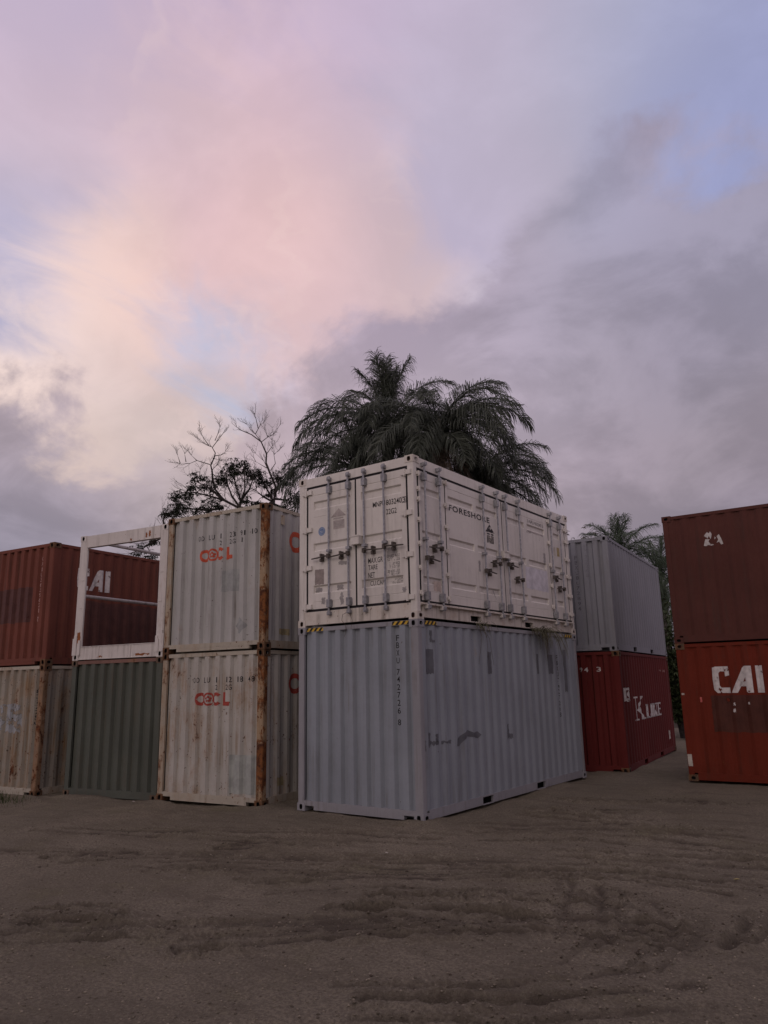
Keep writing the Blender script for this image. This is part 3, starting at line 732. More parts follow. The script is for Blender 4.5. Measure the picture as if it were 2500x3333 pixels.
def white_container():
    h = H86
    t = thing('shipping_container', 'white container with lock-rod doors on end and side, stacked on the light grey one', 'container', (0, 0, H96))
    corners(t, h, [white_rail, flat('rusty_void', (0.06, 0.03, 0.022), 0.9)]); posts(t, h, white_p, 0.118, 0.10)
    # frames
    mb = MB(); mb.box(-WID + .118, -.118, .008, .08, 2.425, h - .016); mb.build('top_end_rail', white_p, t)
    mb = MB(); mb.box(-WID + .118, -.118, .008, .08, .030, .250); mb.build('bottom_end_rail', white_rail, t)
    mb = MB(); mb.box(.10, LEN - .10, .010, .08, 2.40, h - .018, MS); mb.build('top_side_rail', white_p, t)
    mb = MB()
    P = [(.17, 1.624), (1.98, 3.675), (4.023, LEN - .17)]
    for a, b in P: mb.box(a, b, .012, .08, .032, .205, MS)
    for a, b in ((1.624, 1.98), (3.675, 4.023)): mb.box(a, b, .012, .08, .142, .205, MS); mb.box(a, b, .012, .08, .030, .048, MS)
    mb.box(.12, LEN - .12, -.040, .011, .222, .236, MS)             # drip lip under the doors
    mb.box(.11, LEN - .11, .014, .08, .2055, .262, MS)
    rl = mb.build('bottom_side_rail', white_rail, t)
    for a, b in ((1.624, 1.98), (3.675, 4.023)):
        mb = MB(); F = MS
        mb.face([F(a, .4, .048), F(b, .4, .048), F(b, .4, .142), F(a, .4, .142)])
        for s in (a, b): mb.face([F(s, .081, .048), F(s, .4, .048), F(s, .4, .142), F(s, .081, .142)])
        for z in (.0482, .1418): mb.face([F(a, .081, z), F(b, .081, z), F(b, .4, z), F(a, .4, z)])
        mb.build('forklift_pocket', dark_metal, rl)
    mb = MB(); wall_mesh(mb, PS, .1, h - .05, ML); mb.build('side_wall', white_p, t)
    mb = MB(); wall_mesh(mb, PE, .1, h - .05, MR); mb.build('end_wall', white_p, t)
    mb = MB(); mb.box(-WID + .06, -.06, .06, LEN - .06, h - .05, h - .022); mb.build('roof', white_rail, t)
    mb = MB(); mb.box(-WID + .1, -.1, .1, LEN - .1, .06, .12); mb.build('floor', dark_metal, t)
    # rubber seals seen in the gaps between the leaves
    for a, b, c, e in ((-2.262, -.118, 2.384, 2.4245), (-2.262, -.118, .2505, .292), (-2.262, -2.222, .2925, 2.3835), (-1.192, -1.158, .2925, 2.3835), (-.158, -.118, .2925, 2.3835)):
        mb = MB(); mb.box(a, b, .017, .0505, c, e); mb.build('door_gasket', rubber, t)
    for a, b, c, e in ((.10, LEN - .12, 2.358, 2.3995), (.10, LEN - .12, .2625, .292), (.118, .158, .2925, 2.3575), (.925, .957, .2925, 2.3575), (2.93, 2.962, .2925, 2.3575), (4.99, 5.022, .2925, 2.3575), (5.84, 5.878, .2925, 2.3575)):
        mb = MB(); mb.box(a, b, .017, .0505, c, e, MS); mb.build('door_gasket', rubber, t)
    mb = MB(); mb.box(5.878, LEN - .10, .012, .050, .2925, 2.3575, MS); mb.build('door_jamb', white_p, t)
    mb = MB(); mb.box(-2.325, -2.2622, .012, .050, .2505, 2.4245); mb.build('door_jamb', white_p, t)
    R3 = lambda a, b: [(a, b, 1.995, 2.145, .030), (a, b, 1.265, 1.410, .030), (a, b, .545, .690, .030), (a - .0, b + .0, 2.243, 2.262, .006), (a, b, 1.86, 1.872, .004), (a, b, .40, .414, .005)]
    # end doors
    def end_door(s0, s1, recs):
        mb = MB(); door_panel(mb, s0, s1, .292, 2.384, recs, ME); return mb.build('door', white_p, t)
    L_ = end_door(-2.222, -1.192, R3(-2.100, -1.282)); Rr = end_door(-1.158, -.158, R3(-1.060, -.250))
    for d_, ss in ((L_, (-1.722, -1.303)), (Rr, (-.968, -.563))):
        for s in ss: lock_rod(d_, s, ME, .195, 2.480)
    for d_, s, dr, z in ((L_, -1.722, -1, 1.145), (L_, -1.303, -1, 1.14), (Rr, -.968, 1, 1.145), (Rr, -.563, 1, 1.16)):
        handle(d_, s, dr, z, ME); catch(d_, s + dr * .165, z, ME)
    for z in (2.315, 1.655, .994, .335):
        hinge(L_, -2.335, -2.125, z, ME, white_p); hinge(Rr, -.232, -.040, z, ME, white_p)
    mb = MB(); mb.box(-1.222, -1.045, -.085, .010, 1.268, 1.412); mb.box(-1.232, -1.035, -.092, -.085, 1.395, 1.42); mb.build('lock_box', white_p, Rr)
    # side doors: four leaves
    def leaf(s0, s1, recs):
        mb = MB(); door_panel(mb, s0, s1, .292, 2.358, recs, MS); return mb.build('door', white_p, t)
    rr = lambda a, b: [(a, b, 1.985, 2.105, .028), (a, b, 1.265, 1.392, .028), (a, b, .548, .672, .028)]
    g = lambda a, b: [(a, b, 2.222, 2.238, .005), (a, b, .43, .443, .004)]
    D1 = leaf(.158, .925, rr(.222, .760) + g(.222, .76)); D2 = leaf(.957, 2.930, rr(1.032, 1.868) + rr(1.977, 2.732) + g(1.032, 2.732))
    D3 = leaf(2.962, 4.990, rr(3.085, 3.884) + rr(4.012, 4.83) + g(3.085, 4.83)); D4 = leaf(5.022, 5.840, rr(5.262, 5.58) + g(5.262, 5.58))
    Y = lambda y: y - .042 * (y + 9.42) / 6.32              # the rods stand off the leaves
    for d_, ss in ((D1, (.322, .760)), (D2, (2.226, 2.772)), (D3, (3.114, 3.663)), (D4, (5.146, 5.620))):
        for s in map(Y, ss):
            lock_rod(d_, s, MS, .180, 2.470, -.042, brackets=(2.27, 1.26, .36))
            mb = MB(); mb.box(s - .045, s + .045, -.052, .011, .168, .2215, MS); mb.build('keeper', white_p, rl)
    for d_, s, dr, z in ((D1, .322, 1, .945), (D1, .760, -1, 1.142), (D2, 2.226, 1, .947), (D2, 2.772, -1, 1.130), (D3, 3.114, 1, 1.160), (D3, 3.663, -1, .921), (D4, 5.146, 1, 1.125), (D4, 5.620, -1, .918)):
        handle(d_, Y(s), dr, z, MS); catch(d_, Y(s) + dr * .165, z, MS)
    for z in (2.30, 2.05, 1.88, 1.55, 1.17, .79, .40): hinge(D1, .085, .175, z, MS, white_p, .022)
    for z in (2.31, 1.92, 1.55, 1.14, .755, .372): hinge(D2, .890, 1.015, z, MS, white_p, .024)
    for z in (2.31, 1.85, 1.38, .95, .52): hinge(D3, 4.94, 5.09, z, MS, white_p, .026)
    for z in (2.25, 1.99, 1.60, 1.22, .81, .42): hinge(D4, 5.79, 6.01, z, MS, white_p, .030)
    mb = MB(); mb.box(2.80, 2.99, -.085, .010, 1.262, 1.392, MS); mb.box(2.795, 2.995, -.094, -.085, 1.37, 1.398, MS); mb.build('lock_box', white_p, D2)
    F0 = [(-9, .012), (9, .012)]
    T = lambda par, txt, a, b, c, e, m=ink_black, d0=.012, fn=ME, bold=0.0, sp=1.0: letters(par, txt, a, b, c, e, m, F0, fn, bold, sp, .002, d0)
    T(Rr, 'MNPU', -.816, -.570, 1.842, 1.930, bold=.008); T(Rr, '803240', -.548, -.245, 1.838, 1.930, bold=.008)
    T(Rr, '3', -.222, -.172, 1.842, 1.916, bold=.006)
    decal(Rr, 'check_digit_box', [[(-.240, 1.83), (-.157, 1.83), (-.157, 1.838), (-.240, 1.838)], [(-.240, 1.92), (-.157, 1.92), (-.157, 1.928), (-.240, 1.928)], [(-.240, 1.83), (-.233, 1.83), (-.233, 1.928), (-.240, 1.928)], [(-.164, 1.83), (-.157, 1.83), (-.157, 1.928), (-.164, 1.928)]], ink_black, F0, ME, .0022, d0=.012)
    T(Rr, '22G2', -.550, -.343, 1.688, 1.776, bold=.008)
    T(Rr, 'MAX.GR', -.929, -.634, .936, 1.024, bold=.006); T(Rr, 'TARE', -.929, -.742, .830, .908, bold=.006); T(Rr, 'NET', -.931, -.798, .700, .788, bold=.006)
    T(Rr, 'CU.CAP.', -.913, -.622, .580, .656, d0=.042, bold=.004)
    rows = [('23 870 KGS', 1.010), ('52 610 LBS', .955), ('3 180 KGS', .888), ('7 010 LBS', .835), ('20 820 KGS', .768), ('45 900 LBS', .715)]
    for txt, z in rows: T(Rr, txt, -.545 if len(txt) > 9 else -.505, -.303, z - .022, z + .022, ink_black_worn)
    T(Rr, '31 CU.M.', -.43, -.27, .625, .662, ink_black_worn, .042); T(Rr, '1 095 CU.FT.', -.505, -.262, .577, .614, ink_black_worn, .042)
    tan = ink('tan_mark', (0.40, 0.355, 0.335), 0.15, 8); tan2 = ink('grey_smudge', (0.33, 0.31, 0.30), 0.34, 7); bluem = ink('blue_sticker', (0.17, 0.24, 0.40), 0.12, 25); bluel = ink('pale_blue_print', (0.42, 0.47, 0.55), 0.2, 30)
    # faded house-shaped cargo notice, blue disc and other stickers
    decal(L_, 'cargo_notice', [[(-1.714, 1.806), (-1.376, 1.806), (-1.538, 1.95)], [(-1.655, 1.60), (-1.415, 1.60), (-1.415, 1.748), (-1.655, 1.748)], [(-1.655, 1.768), (-1.44, 1.768), (-1.44, 1.79), (-1.655, 1.79)]], tan, F0, ME, .002, d0=.012)
    for z in (1.715, 1.69, 1.665, 1.64): decal(L_, 'notice_line', [[(-1.635, z), (-1.435, z), (-1.435, z + .008), (-1.635, z + .008)]], tan2, F0, ME, .003, d0=.012)
    decal(L_, 'round_sticker', [[(-1.915 + .076 * math.cos(a * math.pi / 12), 1.603 + .076 * math.sin(a * math.pi / 12)) for a in range(24)]], bluem, F0, ME, .002, d0=.012)
    decal(L_, 'sticker_print', ring(-1.915, 1.603, .060, .060, .006) + [[(-1.955, 1.598), (-1.875, 1.598), (-1.875, 1.61), (-1.955, 1.61)], [(-1.94, 1.575), (-1.89, 1.575), (-1.89, 1.584), (-1.94, 1.584)]], bluel, F0, ME, .003, d0=.012)
    decal(L_, 'old_label', [ragged(-2.070, -1.868, .70, .955, .008)], ink('brown_label', (0.30, 0.255, 0.235), 0.2, 10), F0, ME, .002, d0=.012)
    decal(L_, 'dirt_smudge', [ragged(-2.075, -1.93, .57, .65, .02)], tan2, F0, ME, .002, d0=.042)
    decal(L_, 'dirt_smudge', [ragged(-1.60, -1.47, .58, .66, .02)], tan2, F0, ME, .002, d0=.042)
    decal(L_, 'dirt_smudge', [ragged(-1.55, -1.37, .985, 1.04, .014), ragged(-1.52, -1.45, .33, .52, .03), ragged(-1.92, -1.84, .37, .47, .02)], tan2, F0, ME, .002, d0=.012)
    decal(Rr, 'dirt_smudge', [ragged(-.54, -.36, .99, 1.16, .03), ragged(-.27, -.20, .42, .50, .02)], tan2, F0, ME, .002, d0=.012)
    # side print
    bmk = ink('black_sign', (0.03, 0.027, 0.03), 0.12, 20)
    letters(D2, 'FORESHORE', 1.05, 2.46, 1.858, 1.962, bmk, F0, MS, .022, 1.12, .002, .012)
    decal(D2, 'cargo_notice', [[(2.288, 1.69), (2.626, 1.69), (2.45, 1.842)], [(2.335, 1.492), (2.585, 1.492), (2.585, 1.63), (2.335, 1.63)], [(2.335, 1.645), (2.585, 1.645), (2.585, 1.672), (2.335, 1.672)]], ink_black_worn, F0, MS, .002, d0=.012)
    for z in (1.61, 1.585, 1.56, 1.535, 1.51): decal(D2, 'notice_line', [[(2.355, z - .005), (2.565, z - .005), (2.565, z + .004), (2.355, z + .004)]], patch_cream, F0, MS, .003, d0=.012)
    letters(D3, 'MNPU 803240 3', 4.05, 4.77, 2.135, 2.205, ink_black_worn, F0, MS, 0, 1, .002, .012)
    letters(D3, '22G2', 3.97, 4.17, 1.93, 1.978, ink_black_worn, F0, MS, 0, 1, .002, .012)
    decal(D3, 'old_label', [ragged(4.02, 4.75, 1.945, 1.98, .01)], tan, F0, MS, .0015, d0=.012)
    decal(D3, 'repainted_patch', [ragged(3.83, 4.84, .80, 1.235, .012)], ink('lilac_white_patch', (0.62, 0.60, 0.64), 0.0, 5), F0, MS, .0015, d0=.012)
    decal(D2, 'dirt_smudge', [ragged(1.98, 2.04, .93, 1.12, .02), [(2.44, .62), (2.50, .55), (2.58, .47), (2.52, .56), (2.46, .66)]], tan2, F0, MS, .002, d0=.012)
    decal(D3, 'dirt_smudge', [ragged(4.70, 4.80, 1.40, 1.60, .02)], tan2, F0, MS, .002, d0=.012)
    decal(D4, 'small_label', [ragged(5.24, 5.33, 1.62, 1.80, .008)], patch_cream, F0, MS, .002, d0=.012)
    decal(D4, 'small_label', [ragged(5.40, 5.53, 1.62, 1.81, .008)], ink('yellow_label', (0.42, 0.33, 0.17), 0.3, 25), F0, MS, .002, d0=.012)
    decal(D1, 'old_label', [ragged(.50, .72, .46, .62, .01)], ink('beige_label', (0.56, 0.47, 0.41), 0.2, 12), F0, MS, .002, d0=.012)
white_container()

def bloom(cx, cz, r):
    return [[(cx + r * (0.55 + 0.45 * abs(math.cos(2.5 * a * math.pi / 20))) * math.sin(a * math.pi / 20), cz + r * (0.55 + 0.45 * abs(math.cos(2.5 * a * math.pi / 20))) * math.cos(a * math.pi / 20)) for a in range(40)]]
def logo(par, s0, z0, ht, mat, pale, prof, fn, w=None):
    """four fat rounded letters run together, the second O holding a small blossom"""
    w = w or ht * 3.9; u = w / 3.9; r = ht / 2; k = u / ht
    P = ring(s0 + .5 * u, z0 + r, .52 * u, r, .235 * ht) + ring(s0 + 1.45 * u, z0 + r, .52 * u, r, .15 * ht)
    P += ring(s0 + 2.42 * u, z0 + r, .52 * u, r, .24 * ht, 40, 320)
    P += [[(s0 + 2.98 * u, z0), (s0 + 3.9 * u, z0), (s0 + 3.9 * u, z0 + .3 * ht), (s0 + 3.36 * u, z0 + .3 * ht), (s0 + 3.36 * u, z0 + ht), (s0 + 2.98 * u, z0 + ht)]]
    decal(par, 'logo', P, mat, prof, fn, .003)
    decal(par, 'logo_flower', bloom(s0 + 1.45 * u, z0 + r, .26 * ht), mat, prof, fn, .0035)
    decal(par, 'logo_flower_centre', [[(s0 + 1.45 * u + .09 * ht * math.cos(a * .628), z0 + r + .09 * ht * math.sin(a * .628)) for a in range(10)]], pale, prof, fn, .005)

# left of the centre: two pale containers with red letters
OU = make_container('cleaner pale grey container with red logo and rusty corner posts, upper of its pair', (-3.085, -0.148, 2.578), 6.2, H86, oo_up, (oo_post, oo_pale), oo_rail, rust_cast)
def pairs(par, items, z0, z1, mat):
    """numbers spread over the ribs, a pair on each crest"""
    bms = []
    for c, txt in items:
        for i, ch in enumerate(txt):
            w = .022 if ch in '1I' else .046; m_ = c + (-.022 if len(txt) == 2 and i == 0 else .048 if len(txt) == 2 else -.005)
            bms.append(text_bm(ch, m_ - w / 2, m_ + w / 2, z0, z1, .004))
    _lay(join_bm(bms), par, 'lettering', mat, PE, ME, .003)
CR = [-.300 - k * .2565 for k in range(8)][::-1]
pairs(OU['E'], list(zip(CR[2:], ('OO', 'LU', '1', '23', '91', '10'))), 2.055, 2.150, ink_black)
pairs(OU['E'], list(zip(CR[4:], ('2', '2G', '1'))), 1.930, 2.015, ink_black)
logo(OU['E'], -1.585, 1.655, .235, ink_orange, oo_up, PE, ME, .80)
decal(OU['E'], 'touch_up_patch', [ragged(-1.04, -.62, 1.06, 1.45, .006)], patch_oo2, PE, ME, .002)
decal(OU['E'], 'faded_sticker', [[(-.58, .28), (-.44, .43), (-.58, .58), (-.72, .43)]], patch_oo2, PE, ME, .002)
logo(OU['S'], .70, 1.80, .40, ink_orange, oo_up, PS, MS, 1.6)
mb = MB(); mb.box(.44, .54, .004, .0155, 2.27, 2.44, MS); mb.box(.455, .525, -.012, .004, 2.26, 2.31, MS); mb.build('vent', oo_rail, OU['S'])
decal(OU['S'], 'yellow_label', [ragged(.42, .72, .26, .37, .01)], ink('dull_yellow_label', (0.34, 0.29, 0.17), 0.4, 15), PS, MS)
OL = make_container('rust-streaked pale container with red logo on the ground, under its cleaner pale twin', (-3.108, -0.132, -0.013), 6.16, H86, oo_lo, (oo_post, oo_pale), oo_rail, rust_cast)
pairs(OL['E'], list(zip(CR[2:], ('OO', 'LU', '1', '12', '18', '48'))), 2.045, 2.140, ink_black)
pairs(OL['E'], list(zip(CR[4:], ('2', '2G'))), 1.915, 2.005, ink_black)
logo(OL['E'], -1.58, 1.645, .23, ink_orange_worn, oo_lo, PE, ME, .81)
decal(OL['E'], 'touch_up_patch', [ragged(-.75, -.145, .20, .83, .006)], patch_oo, PE, ME, .002)
logo(OL['S'], .72, 1.82, .36, ink_orange_worn, oo_lo, PS, MS, 1.5)
decal(OL['S'], 'yellow_label', [ragged(.42, .62, .30, .44, .01)], ink('dull_yellow_label', (0.34, 0.29, 0.17), 0.4, 15), PS, MS)

# green container carrying the open white frame
GP = (-5.575, -0.355)
make_container('dull green corrugated container on the ground under the open white frame', (*GP, -0.056), 9.0, H86, green_p, green_p, green_rail, paint('green_casting', (0.10, 0.075, 0.06), 0.4, 0, .4, .1, .8, 19), sill_notch=False, base=green_p)

def open_frame():
    h = 2.570
    t = thing('open_frame_container', 'open white steel frame container with bare pipes, stacked on the green container', 'container', (*GP, 2.537), math.radians(9.0))
    corners(t, h, [frame_p, dark_metal])
    for sx in (0, 1):
        for sy in (0, 1):
            X = lambda x: -WID - x if sx else x
            Y = lambda y: LEN - y if sy else y
            mb = MB()
            prof = [(-.006, .010), (-.075, .004), (-.185, .004), (-.210, .020), (-.210, .052), (-.10, .060), (-.075, .135), (-.006, .135)]
            mb.prism([(X(x), Y(y)) for x, y in prof], .118, h - .118)
            po = mb.build('corner_post', frame_p, t)
            for a, b, zt in ((-.10, .012, .50), (-.20, -.12, .40)):  # stiffening plates at the foot
                mb = MB()
                mb.prism([(X(a), Y(-.012)), (X(b), Y(-.012)), (X(b), Y(.0035)), (X(a), Y(.0035))], .10, zt - .06)
                mb.prism([(X(a), Y(-.012)), (X(b - (b - a) * .3), Y(-.012)), (X(b - (b - a) * .3), Y(.0035)), (X(a), Y(.0035))], zt - .0599, zt)
                mb.build('gusset_plate', frame_p, po)
            for z in (1.05, 1.62):
                mb = MB(); mb.prism([(X(-.17), Y(-.006)), (X(-.09), Y(-.006)), (X(-.09), Y(.0035)), (X(-.17), Y(.0035))], z, z + .015)
                mb.build('lashing_tab', frame_p, po)
    for fn in (ME, MR):
        mb = MB(); mb.box(-WID + .162, -.162, .010, .115, 2.315, h - .010, fn); mb.build('top_end_rail', frame_p, t)
        mb = MB(); mb.box(-WID + .162, -.162, .020, .040, .022, .262, fn); mb.box(-WID + .213, -.213, .006, .12, .2625, .274, fn); mb.box(-WID + .162, -.162, .006, .12, .010, .0215, fn)
        for s in (-1.72, -.86): mb.box(s - .012, s + .012, .008, .0195, .0225, .262, fn)
        mb.build('bottom_end_rail', frame_p, t)
    for fn in (MS, ML):
        mb = MB(); mb.box(.178, LEN - .178, .012, .06, .02, .262, fn); mb.build('bottom_side_rail', frame_p, t)
    for x in (-2.31, -.128):
        for z in (1.31, 2.49):
            mb = MB(); mb.tube([(x, .06, z), (x, LEN - .06, z)], .036, 10); mb.build('side_pipe', frame_p, t)
    mb = MB(); mb.box(-WID + .06, -.06, .12, LEN - .12, .19, .245); mb.build('floor', flat('plank_floor', (0.09, 0.06, 0.045), 0.8), t)
    rustm = ink('rust_stain', (0.25, 0.085, 0.025), 0.35, 9)
    F0 = [(-9, 0), (9, 0)]
    decal(t, 'rust_stain', [ragged(-2.34, -2.255, .30, .56, .02)], rustm, F0, ME, .003, d0=.004)
    decal(t, 'rust_stain', [ragged(-.72, -.36, .055, .085, .02), ragged(-1.75, -1.62, .04, .07, .02)], rustm, F0, ME, .003, d0=.020)
    decal(t, 'rust_stain', [ragged(-.60, -.56, 2.36, 2.46, .02), ragged(-.52, -.47, 2.37, 2.48, .02), ragged(-1.02, -.98, 2.34, 2.38, .02)], rustm, F0, ME, .003, d0=.010)
open_frame()

# far left: red container over a rusting cream one
def big_cai(par, mat, s0, z0, ht, prof=PS, fn=MS):
    P = lambda pts: [(s0 + x * ht, z0 + y * ht) for x, y in pts]
    C = [P([(0.02, .12), (.14, 0), (.14, 1), (.02, .96), (0, .5)]), P([(.14, 0), (.60, 0), (.60, .20), (.30, .20), (.24, .28), (.14, .3)]), P([(.14, .7), (.24, .74), (.30, .82), (.62, .80), (.60, 1), (.14, 1)]), P([(.14, .3), (.24, .28), (.24, .74), (.14, .7)]), P([(.46, .62), (.62, .66), (.62, .80), (.46, .81)])]
    A = [P([(.64, .0), (.86, .0), (1.30, .80), (1.30, 1), (1.18, 1), (1.10, .93)]), P([(1.18, 0), (1.42, 0), (1.42, 1), (1.30, 1), (1.30, .80), (1.18, .58)]), P([(.92, .24), (1.18, .24), (1.18, .42), (1.02, .42)])]
    I = [P([(1.56, 0), (1.80, 0), (1.80, 1), (1.56, 1)])]
    for p in (C, A, I): decal(par, 'lettering', p, mat, prof, fn, .003)

CU_ = make_container('red container with white letters on its side, top of the leftmost stack', (-8.712, -0.900, 2.478), 6.58, H86, red_p, red_p, red_p, rust_cast)
big_cai(CU_['S'], ink_white, .655, 1.635, .49)
decal(CU_['S'], 'touch_up_patch', [ragged(.92, 4.6, .30, 1.395, .03, 30)], patch_red, PS, MS, .002)
col_ = [('C', 2.235), ('A', 2.115), ('I', 2.0), ('U', 1.885), ('3', 1.775), ('6', 1.665), ('3', 1.555), ('9', 1.445), ('6', 1.335), ('2', 1.225), ('1', 1.11)]
column(CU_['E'], [(c, z, .082) for c, z in col_], -.430, .06, ink_pink, PE, ME)
decal(CU_['E'], 'check_digit_patch', [ragged(-.46, -.39, .92, 1.02, .012)], ink_pink, PE, ME)
decal(CU_['E'], 'touch_up_patch', [ragged(-2.28, -.67, .93, 1.68, .02, 20)], patch_red, PE, ME, .002)
RL = make_container('cream container blotched with rust on the ground under the leftmost red one', (-8.712, -0.900, -0.113), 6.58, H86, rusty_p, paint('rusty_post_paint', (0.24, 0.16, 0.11), 0.85, 0.6, .8, .1, .75, 21), oo_rail, rust_cast)
column(RL['E'], [(c, 2.02 - i * .105, .08) for i, c in enumerate('8317750')], -.21, .055, ink_black_worn, PE, ME)
decal(RL['E'], 'pale_patch', [ragged(-1.45, -.66, 1.24, 1.80, .04, 14)], ink('pale_blue_patch', (0.30, 0.31, 0.32), 0.6, 6), PE, ME, .002)

# right of the centre, farther back: grey over red
KU = make_container('dark grey container with faint upright numbers, stacked on the deep red one', (0.490, 7.140, 2.566), 6.34, H86, grey2_p, grey2_p, grey2_p, grey2_p)
column(KU['E'], [(c, 2.11 - i * .118, .085) for i, c in enumerate('FBXU8072894')], -.765, .058, ink_faint, PE, ME)
column(KU['E'], [('U', 2.29, .15)] + [(c, 2.10 - i * .105, .085) for i, c in enumerate('72268')], -.520, .07, ink('ghost_print', (0.21, 0.21, 0.24), 0.2), PE, ME)
KL = make_container('deep red container with a white serif name on its side, under the dark grey one', (0.516, 7.149, -0.025), 6.63, H86, kred_p, kred_p, kred_p, rust_cast)
letters(KL['E'], '94', -.91, -.72, 2.145, 2.245, ink_white, PE, ME, .004, 1.4); letters(KL['E'], '3', -.52, -.44, 2.15, 2.25, ink_white, PE, ME, .004)
def serif_name(par):
    w = ink_white; q = lambda *p: [list(p)]
    def stem(s, z0, z1, t, sf): return [[(s, z0), (s + t, z0), (s + t, z1), (s, z1)], [(s - sf, z0), (s + t + sf, z0), (s + t + sf, z0 + .035), (s - sf, z0 + .035)], [(s - sf, z1 - .035), (s + t + sf, z1 - .035), (s + t + sf, z1), (s - sf, z1)]]
    K = stem(1.30, 1.03, 1.57, .16, .10) + [[(1.46, 1.26), (1.98, 1.55), (2.12, 1.55), (1.56, 1.22)], [(1.56, 1.30), (1.72, 1.36), (2.22, 1.04), (2.04, 1.04)], [(1.86, 1.535), (2.24, 1.535), (2.24, 1.57), (1.86, 1.57)], [(1.90, 1.03), (2.34, 1.03), (2.34, 1.065), (1.90, 1.065)]]
    decal(par, 'lettering', K, w, PS, MS)
    L_ = stem(2.56, 1.03, 1.36, .12, .06) + [[(2.68, 1.03), (2.98, 1.03), (2.98, 1.14), (2.94, 1.14), (2.90, 1.066), (2.68, 1.066)]]
    I_ = stem(3.12, 1.03, 1.36, .12, .06)
    N_ = stem(3.40, 1.03, 1.36, .07, .06) + stem(3.76, 1.03, 1.36, .07, .06) + [[(3.40, 1.36), (3.54, 1.36), (3.83, 1.03), (3.70, 1.03)]]
    E_ = stem(4.00, 1.03, 1.36, .12, .06) + [[(4.12, 1.03), (4.44, 1.03), (4.44, 1.14), (4.40, 1.14), (4.36, 1.07), (4.12, 1.07)], [(4.12, 1.32), (4.36, 1.32), (4.40, 1.26), (4.43, 1.26), (4.43, 1.36), (4.12, 1.36)], [(4.12, 1.18), (4.30, 1.18), (4.30, 1.215), (4.12, 1.215)]]
    for p in (L_, I_, N_, E_): decal(par, 'lettering', p, w, PS, MS)
    decal(par, 'flag_logo', [ragged(.28, .80, 1.49, 1.78, .015)], w, PS, MS)
    decal(par, 'flag_letter', [[(.42, 1.55), (.49, 1.55), (.49, 1.73), (.42, 1.73)], [(.49, 1.62), (.62, 1.73), (.70, 1.73), (.53, 1.60)], [(.51, 1.64), (.62, 1.55), (.70, 1.55), (.55, 1.66)]], kred_p, PS, MS, .005)
    decal(par, 'old_label', [ragged(5.16, 5.40, .36, .58, .02)], patch_cream, PS, MS)
    decal(par, 'faint_number', [ragged(4.75, 5.05, 2.16, 2.21, .02), ragged(5.15, 5.55, 2.16, 2.21, .02)], ink('dull_red_print', (0.25, 0.12, 0.10), 0.5), PS, MS)
serif_name(KL['S'])

# far right: maroon over orange-red, their long sides facing the yard
MU = make_container('maroon container with a torn white sticker, upper one of the rightmost stack', (1.988, 6.208, 2.611), -88.44, H86, maroon_p, maroon_p, maroon_p, maroon_p)
decal(MU['S'], 'torn_sticker', [[(.78, 2.10), (.84, 2.04), (.87, 2.09), (.90, 2.02), (.93, 2.12), (.90, 2.18), (.88, 2.14), (.84, 2.17)], [(.76, 1.90), (.80, 1.89), (.84, 1.91), (.90, 1.89), (.96, 1.90), (.88, 1.93), (.85, 1.98), (.88, 2.02), (.80, 2.03), (.78, 1.97)], [(1.00, 1.93), (1.05, 1.95), (1.08, 1.89), (1.12, 1.90), (1.09, 2.02), (1.06, 2.10), (1.02, 2.06), (1.04, 1.99)], [(.97, 2.0), (1.0, 2.03), (.98, 2.06)]], ink('torn_white', (0.50, 0.47, 0.45), 0.42, 12), PS, MS)
MLo = make_container('orange-red container with big white letters on its long side, under the maroon one', (1.988, 6.208, 0.020), -88.44, H86, orange_p, orange_p, orange_p, rust_cast)
big_cai(MLo['S'], ink_white, .63, 1.63, .495)
decal(MLo['S'], 'touch_up_patch', [ragged(.56, 2.6, .91, 1.585, .012, 24)], patch_red2, PS, MS, .002)
decal(MLo['S'], 'white_tick', [ragged(.94, .98, 1.28, 1.34, .012), ragged(.955, .985, 1.40, 1.45, .012), ragged(1.21, 1.24, 1.42, 1.46, .01)], ink_white, PS, MS)
decal(MLo['S'], 'small_label', [ragged(.36, .40, 1.46, 1.555, .006)], flat('red_sticker', (0.55, 0.14, 0.12), .6), PS, MS)
F1 = [(-9, .006), (9, .006)]
decal(MLo['root'], 'small_label', [ragged(.03, .085, 1.60, 1.635, .004)], patch_cream, F1, MS, .002, d0=.006)
decal(MLo['root'], 'paper_label', [ragged(.02, .10, .27, .49, .006)], patch_cream, F1, MS, .002, d0=.006)

# ------------------------------------------------------------------ vegetation
def leafmat(name, a, b, rough=0.55):
    m, N, bs = bsdf(name, rough)
    g = N.n.new('ShaderNodeNewGeometry'); tc = N.n.new('ShaderNodeTexCoord')
    f = N.noise(tc.outputs['Object'], 2.5, 3, 0.6)
    c = N.mix(N.math('ADD', N.math('MULTIPLY', g.outputs['Random Per Island'], 0.6), N.math('MULTIPLY', f, 0.4)), a, b)
    N.l.new(c, bs.inputs['Base Color']); return m
palm_m = leafmat('palm_leaf', (0.036, 0.044, 0.037), (0.092, 0.102, 0.078))
palm2_m = leafmat('far_palm_leaf', (0.035, 0.055, 0.036), (0.080, 0.105, 0.064))
dead_m = leafmat('dead_frond', (0.060, 0.045, 0.034), (0.125, 0.095, 0.070), 0.8)
leaf_m = leafmat('broad_leaf', (0.016, 0.024, 0.018), (0.048, 0.060, 0.038))
shrub_m = leafmat('shrub_leaf', (0.030, 0.050, 0.020), (0.085, 0.105, 0.045))
brown_shrub = leafmat('browning_leaf', (0.055, 0.050, 0.025), (0.14, 0.115, 0.06))
bark_m = flat('bark', (0.036, 0.030, 0.028), 0.9, 0, 0.4, 9)
pale_bark = flat('palm_bark', (0.12, 0.105, 0.09), 0.9, 0, 0.3, 6)
